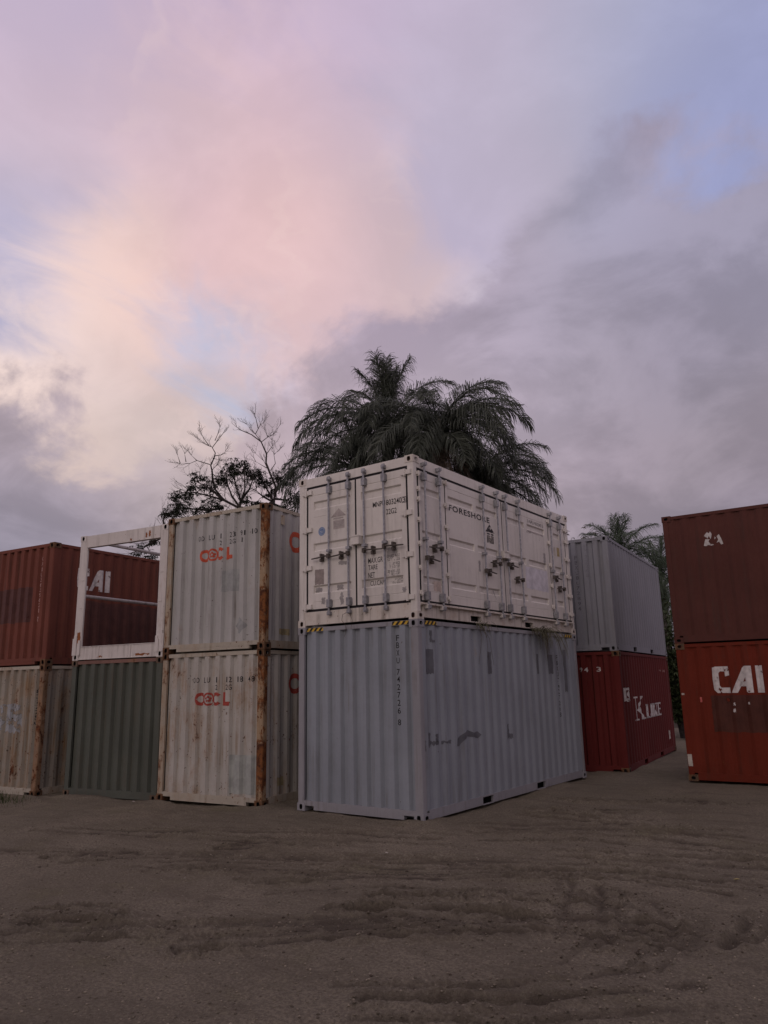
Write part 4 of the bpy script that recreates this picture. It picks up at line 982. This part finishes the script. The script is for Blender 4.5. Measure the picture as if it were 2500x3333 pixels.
grass_m = leafmat('weed_leaf', (0.055, 0.060, 0.035), (0.14, 0.125, 0.075), 0.8)
green_grass = leafmat('green_grass', (0.03, 0.045, 0.018), (0.07, 0.085, 0.03), 0.8)

def frond_mesh(seed, el0, bend, L, mat, leaflets=64, ll=0.62, hang=0.75, w=0.030):
    r = random.Random(seed); mb = MB()
    n = 16; pts = [Vector((0, 0, 0))]; ds = []
    yaw = 0.0; tw = r.uniform(-.22, .22)
    for i in range(n):
        t = i / n
        el = math.radians(el0 - bend * t ** 1.25); yaw += tw / n
        d = Vector((math.cos(el) * math.cos(yaw), math.cos(el) * math.sin(yaw), math.sin(el))); ds.append(d)
        pts.append(pts[-1] + d * (L / n))
    ds.append(ds[-1])
    mb.tube(pts, [0.034 * (1 - .85 * i / n) + .003 for i in range(n + 1)], 4)
    def at(t):
        x = t * n; i = min(int(x), n - 1); return pts[i].lerp(pts[i + 1], x - i), ds[i]
    for i in range(leaflets):
        t = .13 + .87 * i / leaflets + r.uniform(-.004, .004)
        p, d = at(min(t, .999))
        sidev = d.cross(Vector((0, 0, 1)))
        if sidev.length < .05: sidev = Vector((0, 1, 0))
        sidev.normalize(); up = sidev.cross(d).normalized()
        for sg in (-1, 1):
            lift = r.choice((-.5, -.1, .35, .7)) + r.uniform(-.2, .2)        # the leaflets of a queen palm stand at several angles
            v = (sidev * sg * .85 + d * (.55 + .5 * t) + up * lift * .6).normalized()
            l = ll * (0.45 + .75 * math.sin(math.pi * (0.12 + .80 * t))) * r.uniform(.8, 1.15)
            a = p; b = a + v * l * .5; v2 = (v + Vector((0, 0, -1)) * hang * r.uniform(.5, 1.3)).normalized(); c = b + v2 * l * .35
            v3 = (v2 + Vector((0, 0, -1)) * hang * .9).normalized(); e = c + v3 * l * .28
            wv = v.cross(Vector((r.uniform(-1, 1), r.uniform(-1, 1), r.uniform(-.5, 1)))).normalized() * w * .5
            k = len(mb.v)
            mb.v += [tuple(q) for q in (a - wv * .6, a + wv * .6, b - wv, b + wv, c - wv * .75, c + wv * .75, e)]
            for fc in ((k, k + 1, k + 3, k + 2), (k + 2, k + 3, k + 5, k + 4), (k + 4, k + 5, k + 6)):
                mb.f.append(fc); mb.mi.append(0); mb.sm.append(False)
    return mb.mesh('frond', mat)

FR = {}
def frond_var(kind, i):
    if (kind, i) in FR: return FR[(kind, i)]
    young = [(87, 14, 2.5), (82, 34, 2.6), (68, 75, 3.2), (56, 95, 3.6), (44, 105, 3.8), (30, 105, 3.8), (14, 95, 3.6), (-6, 70, 3.2)]
    e, b, L = young[i]
    if kind == 'dead': FR[(kind, i)] = frond_mesh(500 + i, -35, 50, 2.6, dead_m, 46, .5, 1.4, .026)
    else: FR[(kind, i)] = frond_mesh(100 + i * 7 + (50 if kind == 'far' else 0), e, b, L, palm2_m if kind == 'far' else palm_m, 84 if kind != 'far' else 70, .72, 1.25, .026)
    return FR[(kind, i)]

def palm(label, x, y, zc, n=34, sc=1.0, kind='near', seed=1, az=(), dead=6, group=None, u0=0.0, young=0):
    r = random.Random(seed)
    t = thing('palm_tree', label, 'palm', (x, y, float(ground_z(x, y)) - .05), r.uniform(0, .1), group)
    zc = zc - t.location.z
    mb = MB(); k = 12
    mb.tube([(0.06 * math.sin(i * .9), .05 * math.cos(i * .7), zc * i / k) for i in range(k + 1)], [.24 - .07 * i / k + (.015 if i % 2 else 0) for i in range(k + 1)], 10)
    mb.build('trunk', pale_bark, t)
    mb = MB(); mb.tube([(.05, 0, zc - .9), (.05, 0, zc - .45), (.03, 0, zc + .1), (0, 0, zc + .5)], [.17, .24, .18, .05], 10); mb.build('crown_shaft', flat('frond_base', (0.05, 0.05, 0.032), .8), t)
    g = 2.39996
    for i in range(n):
        u = u0 + (1 - u0) * i / (n - 1)
        var = min(7, int((u ** .8) * 8))
        o = bpy.data.objects.new('frond', frond_var(kind, var)); link(o, t)
        o.location = (0, 0, zc + .25 - .45 * u)
        o.rotation_euler = (r.uniform(-.09, .09), r.uniform(-.09, .09), i * g + r.uniform(-.25, .25))
        s = sc * r.uniform(.86, 1.1); o.scale = (s, s, s)
    for i in range(young):                                   # upright new fronds in the middle
        o = bpy.data.objects.new('frond', frond_var(kind, i % 2)); link(o, t); o.location = (0, 0, zc + .2)
        o.rotation_euler = (r.uniform(-.12, .12), r.uniform(-.12, .12), i * g + 1); s = sc * r.uniform(.95, 1.2); o.scale = (s, s, s)
    for a, v, s in az:                                       # fronds whose direction the photograph shows
        o = bpy.data.objects.new('frond', frond_var(kind, v)); link(o, t)
        o.location = (0, 0, zc); o.rotation_euler = (0, 0, math.radians(a)); o.scale = (s * sc,) * 3
    for i in range(dead):
        o = bpy.data.objects.new('dead_frond', frond_var('dead', i % 3)); link(o, t)
        o.location = (0, 0, zc - .35); o.rotation_euler = (0, 0, r.uniform(0, 6.28)); s = sc * r.uniform(.7, 1); o.scale = (s, s, s)
    return t
RT = math.degrees(math.atan2(0.5948, 0.8036))                 # azimuth of "to the right" as seen from the yard
GPN = 'queen palms behind the containers'
palm('tallest feathery palm with upright top fronds behind the white container', -7.0, 9.06, 9.95, 22, .80, 'near', 3, ((RT + 180, 3, 1.0), (RT + 175, 4, 1.1), (RT + 190, 5, 1.15), (RT + 165, 5, 1.1), (RT, 3, .8), (RT + 12, 4, .75)), group=GPN, u0=.42, young=9)
palm('low drooping palm left of the tallest palm, above the white container', -7.66, 8.27, 8.55, 22, .70, 'near', 11, ((RT + 180, 5, 1.05), (RT + 188, 6, 1.1), (RT + 172, 4, 1.0), (RT + 180, 7, 1.15)), group=GPN, u0=.25, young=2)
palm('broad dense palm right of the tallest palm, its crown just as wide', -4.95, 8.78, 9.3, 40, .82, 'near', 23, ((RT, 3, 1.0), (RT + 12, 4, .95), (RT + 180, 3, .9), (RT + 30, 3, .9), (RT - 20, 4, 1.0)), group=GPN, u0=.40, young=0)
palm('low palm with long fronds sagging to the right over the white container', -5.1, 11.4, 8.35, 34, .70, 'near', 37, ((RT, 4, 1.1), (RT - 5, 5, 1.15), (RT + 8, 6, 1.1), (RT, 7, 1.15), (RT - 10, 4, 1.0)), group=GPN, u0=.32, young=1)
palm('small far palm with one arching frond above the dark grey container', -3.97, 20.95, 6.55, 34, .70, 'far', 41, ((RT + 180, 3, .95), (RT + 175, 4, .9), (RT, 4, .8)), 3, GPN)
palm('farthest palm, half hidden between the dark grey and the maroon container', -3.26, 24.0, 5.7, 24, .78, 'far', 53, ((RT, 3, .9), (RT + 20, 4, .9)), 3, GPN)

L1 = [[(-0.05, 8.22), (-0.12, 8.22), (-0.62, 8.49), (-0.96, 8.92), (-1.07, 9.32), (-1.1, 9.61), (-1.15, 9.82), (-1.03, 10.13), (-1.01, 10.3), (-1.13, 10.51), (-1.0, 10.72), (-0.76, 11.04)], [(-1.15, 9.82), (-1.63, 9.98), (-1.86, 9.87), (-2.22, 9.88)], [(-1.63, 9.98), (-1.83, 10.18)], [(-1.13, 10.5), (-1.21, 10.51), (-1.52, 10.72)], [(-1.01, 10.14), (-0.8, 10.19), (-0.64, 10.35)], [(-1.1, 9.54), (-1.02, 9.66), (-0.9, 9.74)], [(-2.22, 9.88), (-2.3, 10.16)], [(-2.02, 9.94), (-2.09, 10.26)], [(-1.0, 10.72), (-0.92, 10.93), (-0.85, 11.25)], [(-1.21, 10.52), (-1.42, 10.84), (-1.49, 10.98)], [(-1.06, 10.06), (-0.89, 10.02)], [(-1.51, 9.38), (-1.51, 9.65)]]
L1B = [[(-0.05, 8.22), (-0.01, 8.46), (-0.17, 8.9), (-0.28, 9.35)], [(-0.05, 8.22), (-0.33, 8.63), (-0.5, 9.08), (-0.55, 9.49)], [(-0.02, 8.39), (0.17, 8.79), (0.19, 9.41)], [(-0.12, 8.22), (-0.62, 8.49), (-1.15, 8.65), (-1.58, 8.76), (-1.95, 8.77)], [(-0.61, 8.2), (-1.13, 8.14), (-1.73, 8.19), (-2.29, 8.23)], [(-0.62, 8.49), (-1.02, 8.82), (-1.5, 9.1)], [(-0.01, 8.46), (0.3, 8.86), (0.45, 9.27)], [(-0.05, 8.0), (-0.97, 8.04), (-1.78, 7.82), (-2.44, 8.03)], [(-1.78, 7.82), (-2.6, 7.2), (-3.2, 6.85), (-3.45, 6.6)], [(-2.6, 7.2), (-2.75, 7.8), (-2.7, 8.05)]]
L2 = [[(0.07, 8.61), (0.13, 9.21), (-0.08, 9.71), (-0.24, 10.14), (-0.22, 10.47), (-0.43, 10.95), (-0.8, 11.25), (-1.15, 11.4), (-1.36, 11.55)], [(-0.43, 10.96), (-0.66, 11.28), (-0.89, 11.54), (-1.02, 11.73)], [(-0.66, 11.28), (-0.49, 11.64), (-0.35, 11.79)], [(-0.56, 11.5), (-0.64, 11.87), (-0.67, 12.02)], [(-0.43, 10.96), (-0.2, 11.16), (0.0, 11.3), (0.11, 11.52)], [(-0.22, 10.49), (-0.02, 10.83), (-0.06, 11.08)], [(-0.06, 9.85), (0.11, 10.1), (0.05, 10.46), (0.01, 10.68)], [(-0.17, 9.89), (-0.33, 10.22), (-0.64, 10.51)], [(-0.2, 9.93), (-0.6, 10.15)], [(-0.2, 11.16), (-0.26, 11.34)], [(0.05, 10.46), (0.15, 10.53)]]
L2B = [[(0.07, 8.61), (-0.14, 9.03), (-0.38, 9.54)], [(0.1, 8.96), (0.41, 9.31), (0.72, 9.59)], [(0.09, 8.75), (0.52, 8.74), (0.89, 9.05)], [(0.07, 8.61), (-0.34, 8.86), (-0.62, 9.12)], [(0.08, 8.54), (0.49, 8.39), (0.83, 8.59)], [(0.09, 8.82), (0.2, 9.31), (0.22, 9.6)]]
C1 = [(-1.6, 9.31, 0.23), (-1.86, 9.11, 0.16), (-2.04, 8.67, 0.3), (-2.34, 8.71, 0.16), (-1.74, 8.63, 0.26), (-2.36, 8.37, 0.23), (-2.51, 8.17, 0.2), (-1.1, 9.16, 0.3), (-1.33, 9.03, 0.23), (-0.77, 9.33, 0.26), (-0.52, 9.6, 0.26), (-0.29, 9.69, 0.23), (-0.25, 9.42, 0.3), (0.02, 9.45, 0.26), (0.14, 9.75, 0.15), (0.28, 9.54, 0.2), (-0.67, 9.22, 0.23), (-1.01, 8.41, 0.26), (-1.34, 8.28, 0.26), (-0.81, 8.24, 0.26), (-1.53, 8.08, 0.26), (-1.95, 8.16, 0.26), (-2.18, 8.03, 0.2), (-2.71, 8.07, 0.13), (0.21, 8.35, 0.16), (-3.42, 6.69, 0.23), (-3.22, 6.59, 0.2), (-2.8, 7.3, .2), (-3.0, 7.0, .15)]
C2 = [(-0.66, 9.61, 0.2), (-0.39, 9.61, 0.2), (-0.18, 9.46, 0.2), (-0.35, 9.32, 0.17), (0.2, 9.6, 0.2), (0.72, 9.59, 0.17), (0.48, 9.45, 0.2), (0.65, 8.74, 0.31), (0.86, 8.94, 0.27), (0.42, 8.42, 0.31), (-0.1, 8.96, 0.2), (-0.61, 8.69, 0.14)]

def whorl_leaves(mb, p, r, n=7, l=.13, w=.045):
    """a tuft of drooping pointed leaves"""
    for i in range(n):
        a = r.uniform(0, 6.283); up = r.uniform(-.9, .35)
        d = Vector((math.cos(a), math.sin(a), up)).normalized(); s = d.cross(Vector((0, 0, 1))).normalized()
        ll = l * r.uniform(.7, 1.25); ww = w * r.uniform(.7, 1.2)
        m = p + d * ll * .5; e = p + d * ll + Vector((0, 0, -.25 * ll))
        mb.face([p, m + s * ww * .5, e, m - s * ww * .5])

def crown_tree(label, base, rt, live, dead_limbs, clusters, zjoin, seed, trunk_r=.16, per=22):
    r = random.Random(seed); bx, by = base
    gz = float(ground_z(bx, by))
    t = thing('tree', label, 'tree', (bx, by, gz - .05), 0.0, 'leafy trees with dead tops')
    fx, fy = -rt[1], rt[0]                                       # away from the yard
    def P(x, z, dep=0.0): return Vector((rt[0] * x + fx * dep, rt[1] * x + fy * dep, z - gz))
    mb = MB(); mb.tube([P(.05, gz), P(.1, gz + 2, .1), P(-.02, gz + 5, -.05), P(0, zjoin)], [trunk_r * 1.5, trunk_r * 1.15, trunk_r, trunk_r * .75], 9); mb.build('trunk', bark_m, t)
    def jit(line, amp, r0, r1):
        pts = []; dep = r.uniform(-amp, amp); d0 = 0.0
        k = len(line)
        for i, (x, z) in enumerate(line):
            pts.append(P(x, z, d0)); d0 += dep / k + r.uniform(-.04, .04)
        return pts
    def twigs(mb, p, d, l, rad, depth):
        m = p + d * l * .5 + Vector((r.uniform(-1, 1), r.uniform(-1, 1), r.uniform(-1, 1))) * l * .10
        q = m + (d + Vector((r.uniform(-.3, .3), r.uniform(-.3, .3), r.uniform(-.1, .35)))).normalized() * l * .5
        mb.tube([p, m, q], [rad, rad * .8, rad * .5], 4, False)
        if depth > 0:
            for o in (m, q, q):
                nd = (d + Vector((r.uniform(-1, 1), r.uniform(-1, 1), r.uniform(-.35, .8))) * .8).normalized(); twigs(mb, o, nd, l * r.uniform(.5, .72), rad * .58, depth - 1)
    for line in dead_limbs:
        mb = MB(); big = len(line) > 5
        pts = jit(line, .15 if big else .3, 0, 0)
        k = len(pts); R0 = .046 if big else .017
        mb.tube(pts, [R0 * (1 - .80 * i / (k - 1)) for i in range(k)], 6)
        for i in range(1, k):
            d = (pts[i] - pts[i - 1]).normalized()
            if i >= k - 2 or (line[i][1] > 9.75 and r.random() < .5):
                for _ in range(2 if i < k - 1 else 3):
                    nd = (d + Vector((r.uniform(-1, 1), r.uniform(-1, 1), r.uniform(-.3, .9))) * .75).normalized()
                    twigs(mb, pts[i], nd, r.uniform(.16, .30), .0075, 2)
        mb.build('dead_branch', bark_m, t)
    ends = []
    for line in live:
        mb = MB(); pts = jit(line, .9, 0, 0); k = len(pts)
        mb.tube(pts, [.048 * (1 - .7 * i / (k - 1)) for i in range(k)], 6)
        for i in range(1, k):
            d = (pts[i] - pts[i - 1]).normalized()
            for _ in range(5):
                nd = (d * .7 + Vector((r.uniform(-1, 1), r.uniform(-1, 1), r.uniform(-.2, 1.0)))).normalized()
                o = pts[i - 1].lerp(pts[i], r.random()); twigs(mb, o, nd, r.uniform(.30, .50), .010, 2)
        mb.build('branch', bark_m, t); ends += pts[1:]
    mb = MB(); tw = MB()
    for x, z, rad in clusters:
        dep = r.uniform(-.45, .45); c = P(x, z, dep)
        near = min(ends, key=lambda e: (e - c).length)
        tw.tube([near, near.lerp(c, .5) + Vector((0, 0, .05)), c], [.018, .013, .008], 4)
        for _ in range(per):
            v = Vector((r.gauss(0, 1), r.gauss(0, 1), r.gauss(0, .8))); v = v / max(v.length, .3) * rad * r.uniform(.3, 1.5)
            q = c + v; tw.tube([c, c.lerp(q, .55) + Vector((0, 0, .02)), q], [.006, .005, .003], 3, False)
            whorl_leaves(mb, q, r, 6, .14, .045)
    tw_ = tw.build('twigs', bark_m, t); tw_['kind'] = 'stuff'; mb.build('crown', leaf_m, t)
RTV = (0.807, 0.591)
crown_tree('leafy tree left with a forked dead branch standing out of its crown', (-12.99, 8.36), RTV, L1B, L1, C1, 8.22, 5)
crown_tree('tree with a tall bare twisting dead branch, between the leafy tree and the palms', (-12.81, 9.71), RTV, L2B, L2, C2, 8.61, 9)

def shrub(name, label, x, y, w, h, mat, seed, n=900, l=.10, z0=0.0):
    r = random.Random(seed); gz = float(ground_z(x, y))
    t = thing(name, label, 'shrub', (x, y, gz - .03))
    mb = MB(); lf = MB()
    for i in range(14):
        a = r.uniform(0, 6.283); q = Vector((math.cos(a) * w * r.uniform(.2, .6), math.sin(a) * w * r.uniform(.2, .6), h * r.uniform(.55, .95)))
        mb.tube([(0.1 * math.cos(a), .1 * math.sin(a), 0), q * .5 + Vector((0, 0, .15 * h)), q], [.035, .022, .008], 5)
        for k in range(n // 14):
            u = r.uniform(.25, 1.05); p = (q * u) + Vector((r.gauss(0, .22 * w), r.gauss(0, .22 * w), r.gauss(0, .05 * h)))
            if p.z > z0: whorl_leaves(lf, p, r, 5, l, l * .38)
    mb.build('stem', bark_m, t); lf.build('crown', mat, t)
shrub('shrub', 'browning shrub top just right of the white container, over the dark grey one', -2.67, 13.6, 1.5, 6.75, brown_shrub, 3, 3200, .12)
shrub('shrub', 'tall green shrub in the gap between the deep red and orange-red containers', -1.25, 17.9, 1.25, 5.0, shrub_m, 4, 2400, .14)
shrub('shrub', 'dark low shrub at the back end of the alley between the right-hand stacks', -0.2, 20.3, 1.8, 3.2, leaf_m, 5, 2000, .14)
shrub('shrub', 'bushy shrub under the far palms behind the maroon container', 0.9, 22.5, 2.0, 5.2, palm2_m, 6, 2000, .16)

# weeds on the containers and on the ground
def weed(label, loc, n, l0, l1, out, mat, seed, spread=.18, name='hanging_weed', hang=True, straw=0):
    r = random.Random(seed); t = thing(name, label, 'weed', loc)
    mb = MB()
    for i in range(n):
        p = Vector((r.uniform(0, .03), r.uniform(-spread, spread), r.uniform(-.02, .02)))
        l = r.uniform(l0, l1); k = 6; pts = [p]
        d = Vector((r.uniform(.4, 1) * out, r.uniform(-.7, .7), r.uniform(.2, .9) if hang else r.uniform(.8, 1.5))).normalized()
        for j in range(k):
            d = (d + Vector((-.02, r.uniform(-.1, .1), (-.55 if hang else -.10)))).normalized(); pts.append(pts[-1] + d * l / k)
            if pts[-1].x < .01: pts[-1].x = .01
        w = r.uniform(.006, .013)
        for a, b, u in zip(pts[:-1], pts[1:], range(k)):
            s = Vector((0.3, 1, 0)).normalized() * w; f0 = 1 - u / k * .8; f1 = 1 - (u + 1) / k * .8
            mb.face([a - s * f0, a + s * f0, b + s * f1, b - s * f1])
    mb.build('leaves', mat, t)
    mb = MB()
    for i in range(max(2, n // 8)):
        q = Vector((r.uniform(.02, .14), r.uniform(-.3, .3), -r.uniform(.3, .75) if hang else r.uniform(.1, .3))); mb.tube([(0, r.uniform(-.05, .05), 0), q * .5 + Vector((.06, 0, .1 if hang else 0)), q], [.004, .003, .002], 4)
    mb.build('stem', dead_m, t)
    return t
weed('dry grassy weed hanging over the top rail of the light grey container', (0.012, 4.33, 2.90), 60, .3, .85, .5, grass_m, 2, .22)
weed('wisp of dry straw caught under the left forklift pocket of the white container', (0.012, 1.85, 2.915), 26, .12, .34, .7, grass_m, 4, .22)
weed('wisp of dry straw spilling from the right forklift pocket of the white container', (0.02, 3.92, 2.93), 30, .12, .36, .7, grass_m, 8, .2)
tv = thing('dry_vine', 'thin dry vine dangling from the lock rods of the white end doors', 'vine', (-1.35, 0, 3.10))
mb = MB(); mb.tube([(.02, -.05, -.02), (-.06, -.06, -.05), (-.09, -.05, -.14), (-.02, -.04, -.22), (.0, -.03, -.30)], .004, 4); mb.tube([(.02, -.05, -.02), (.10, -.06, -.06), (.13, -.05, -.16), (.10, -.04, -.25)], .0035, 4); mb.tube([(-.03, -.03, -.24), (-.03, -.02, -.34), (-.06, -.02, -.40)], .003, 4); mb.build('stem', dead_m, tv)
tg = thing('grass_tuft', 'green grass tuft in front of the rusting cream container', 'grass', (-9.55, -1.55, float(ground_z(-9.55, -1.55))))
r_ = random.Random(5); mb = MB()
for i in range(900):
    p = Vector((r_.gauss(0, .75), r_.gauss(0, .30), 0)); p.z = -.02; a = r_.uniform(0, 6.28); l = r_.uniform(.05, .22); d = Vector((math.cos(a) * .5, math.sin(a) * .5, 1)).normalized(); s = Vector((-math.sin(a), math.cos(a), 0)) * .006
    mb.face([p - s, p + s, p + d * l * .6 + s * .6 + Vector((0, 0, -.0)), p + d * l])
mb.build('blades', green_grass, tg)

# ------------------------------------------------------------------ loose stones, clods and litter
def scatter(name, n, size, reg, mats, seed, flatn=.6):
    g = np.random.default_rng(seed)
    V, F = [], []
    base = np.array([(1, 0, 0), (-1, 0, 0), (0, 1, 0), (0, -1, 0), (0, 0, 1), (0, 0, -1)], float)
    tri = np.array([(0, 2, 4), (2, 1, 4), (1, 3, 4), (3, 0, 4), (2, 0, 5), (1, 2, 5), (3, 1, 5), (0, 3, 5)])
    x, y = reg(g, n); z = ground_z(x, y)
    s = size[0] + (size[1] - size[0]) * g.random(n) ** 3
    P = base[None] * (1 + .5 * (g.random((n, 6, 1)) - .5)) + .35 * (g.random((n, 6, 3)) - .5)
    P = P * s[:, None, None]; P[:, :, 2] *= flatn
    a = g.random(n) * 6.283; c, sn = np.cos(a)[:, None], np.sin(a)[:, None]
    P = np.stack([P[:, :, 0] * c - P[:, :, 1] * sn, P[:, :, 0] * sn + P[:, :, 1] * c, P[:, :, 2]], 2)
    P += np.stack([x, y, z + s * flatn * .25], 1)[:, None, :]
    V = P.reshape(-1, 3); F = (tri[None] + (np.arange(n) * 6)[:, None, None]).reshape(-1, 3)
    me = bpy.data.meshes.new(name); me.vertices.add(len(V)); me.vertices.foreach_set('co', V.ravel())
    me.loops.add(F.size); me.loops.foreach_set('vertex_index', F.ravel().astype(np.int32))
    me.polygons.add(len(F)); me.polygons.foreach_set('loop_start', np.arange(0, F.size, 3, dtype=np.int32)); me.polygons.foreach_set('loop_total', np.full(len(F), 3, dtype=np.int32))
    me.update(); me.materials.append(mats)
    o = link(bpy.data.objects.new(name, me)); o['kind'] = 'stuff'; o['label'] = 'loose gravel and clods of soil strewn over the yard' if name == 'gravel' else 'crumbled soil along the wheel ruts'; o['category'] = 'gravel' if name == 'gravel' else 'soil'
    return o
def stone_mat(name, a, b):
    m, N, bs = bsdf(name, .95); bs.inputs['Specular IOR Level'].default_value = .1
    g = N.n.new('ShaderNodeNewGeometry'); r = g.outputs['Random Per Island']
    c = N.mix(r, a, b); c = N.mix(N.ss(r, .982, .99), c, (.30, .27, .225))
    N.l.new(c, bs.inputs['Base Color']); return m
def reg_yard(g, n):
    # spread over the open yard, denser towards its near end
    d = 3.5 + 10.5 * g.random(n) ** 1.3; a = math.atan2(.786, -.576) + (g.random(n) - .5) * 1.45
    x = 6.3 + d * np.cos(a); y = -9.4 + d * np.sin(a)
    k = ~((x < 0.05) & (y > -0.05)) & ~((x < -2.4) & (y > -.9))
    x = np.where(k, x, 3 + 3 * g.random(n)); y = np.where(k, y, -5 * g.random(n)); return x, y
scatter('gravel', 34000, (.002, .015), reg_yard, stone_mat('stone', (.115, .098, .074), (.31, .27, .205)), 3)
def reg_rut(g, n):
    xs, ys = [], []
    for i in range(n):
        pts, w, dep = RUTS[g.integers(0, len(RUTS))]; k = g.integers(0, len(pts) - 1); t = g.random()
        xs.append(pts[k][0] + (pts[k + 1][0] - pts[k][0]) * t + g.normal(0, w * 1.1)); ys.append(pts[k][1] + (pts[k + 1][1] - pts[k][1]) * t + g.normal(0, w * 1.1))
    return np.array(xs), np.array(ys)
scatter('soil_clods', 4500, (.003, .018), reg_rut, stone_mat('clod', (.080, .064, .050), (.18, .150, .115)), 4, .7)
def litter(label, x, y, s, mat, rz, seed):
    r = random.Random(seed); t = MB(); z = .0
    n = 7; P = [(s * r.uniform(.6, 1.1) * math.cos(i * 6.283 / n), s * .6 * r.uniform(.6, 1.1) * math.sin(i * 6.283 / n), r.uniform(0, s * .35)) for i in range(n)]
    for i in range(n): t.face([(0, 0, s * .35), P[i], P[(i + 1) % n]]); t.face([(0, 0, 0), P[i], P[(i + 1) % n]])
    o = t.build('litter_scrap', mat); o.location = (x, y, float(ground_z(x, y)) + .004); o.rotation_euler = (0, 0, rz); o['label'] = label; o['category'] = 'litter'
pale = flat('pale_scrap', (.42, .38, .33), .8); yel = flat('yellow_scrap', (.40, .34, .14), .8)
litter('small pale scrap on the dirt in front of the light grey container', 0.62, -1.75, .045, pale, .3, 1)
litter('pale crumpled scrap on the dirt beside the light grey container long side', 1.35, 2.25, .05, pale, 1.3, 2)
litter('yellowish scrap lying at the right of the open yard', 4.35, -1.05, .045, yel, .8, 3)
litter('white scrap on the ground at the foot of the green container', -5.88, -.62, .06, pale, .5, 4)

# unseen tree line, added behind the camera to shade the foot of the stacks
def add_shade_wood():
    g = np.random.default_rng(12); n = 9000
    bx, by = 6.3 + .59 * 9.5, -9.4 - .80 * 9.5
    u = (g.random(n) - .5) * 84; dp = g.random(n) * 6 + .006 * u * u * -1
    top = 15.0 + 2.5 * np.sin(u * .35) + 1.5 * np.sin(u * .9 + 2)
    z = top * g.random(n) ** .8
    P = np.stack([bx + .80 * u + .59 * dp, by + .59 * u - .80 * dp, z], 1)
    a = g.normal(size=(n, 3)); b = g.normal(size=(n, 3)); a /= np.linalg.norm(a, axis=1)[:, None]; b -= a * (a * b).sum(1)[:, None]; b /= np.linalg.norm(b, axis=1)[:, None]
    s = (.25 + .5 * g.random(n))[:, None]
    V = np.stack([P - a * s, P + b * s * .5, P + a * s, P - b * s * .5], 1).reshape(-1, 3)
    me = bpy.data.meshes.new('shade_wood'); me.from_pydata(V.tolist(), [], (np.arange(n * 4).reshape(n, 4)).tolist()); me.materials.append(leaf_m)
    o = link(bpy.data.objects.new('shade_wood', me)); o['kind'] = 'stuff'; o['label'] = 'unseen dark tree line added to shade the foot of the stacks'; o['category'] = 'shade_wood'
add_shade_wood()
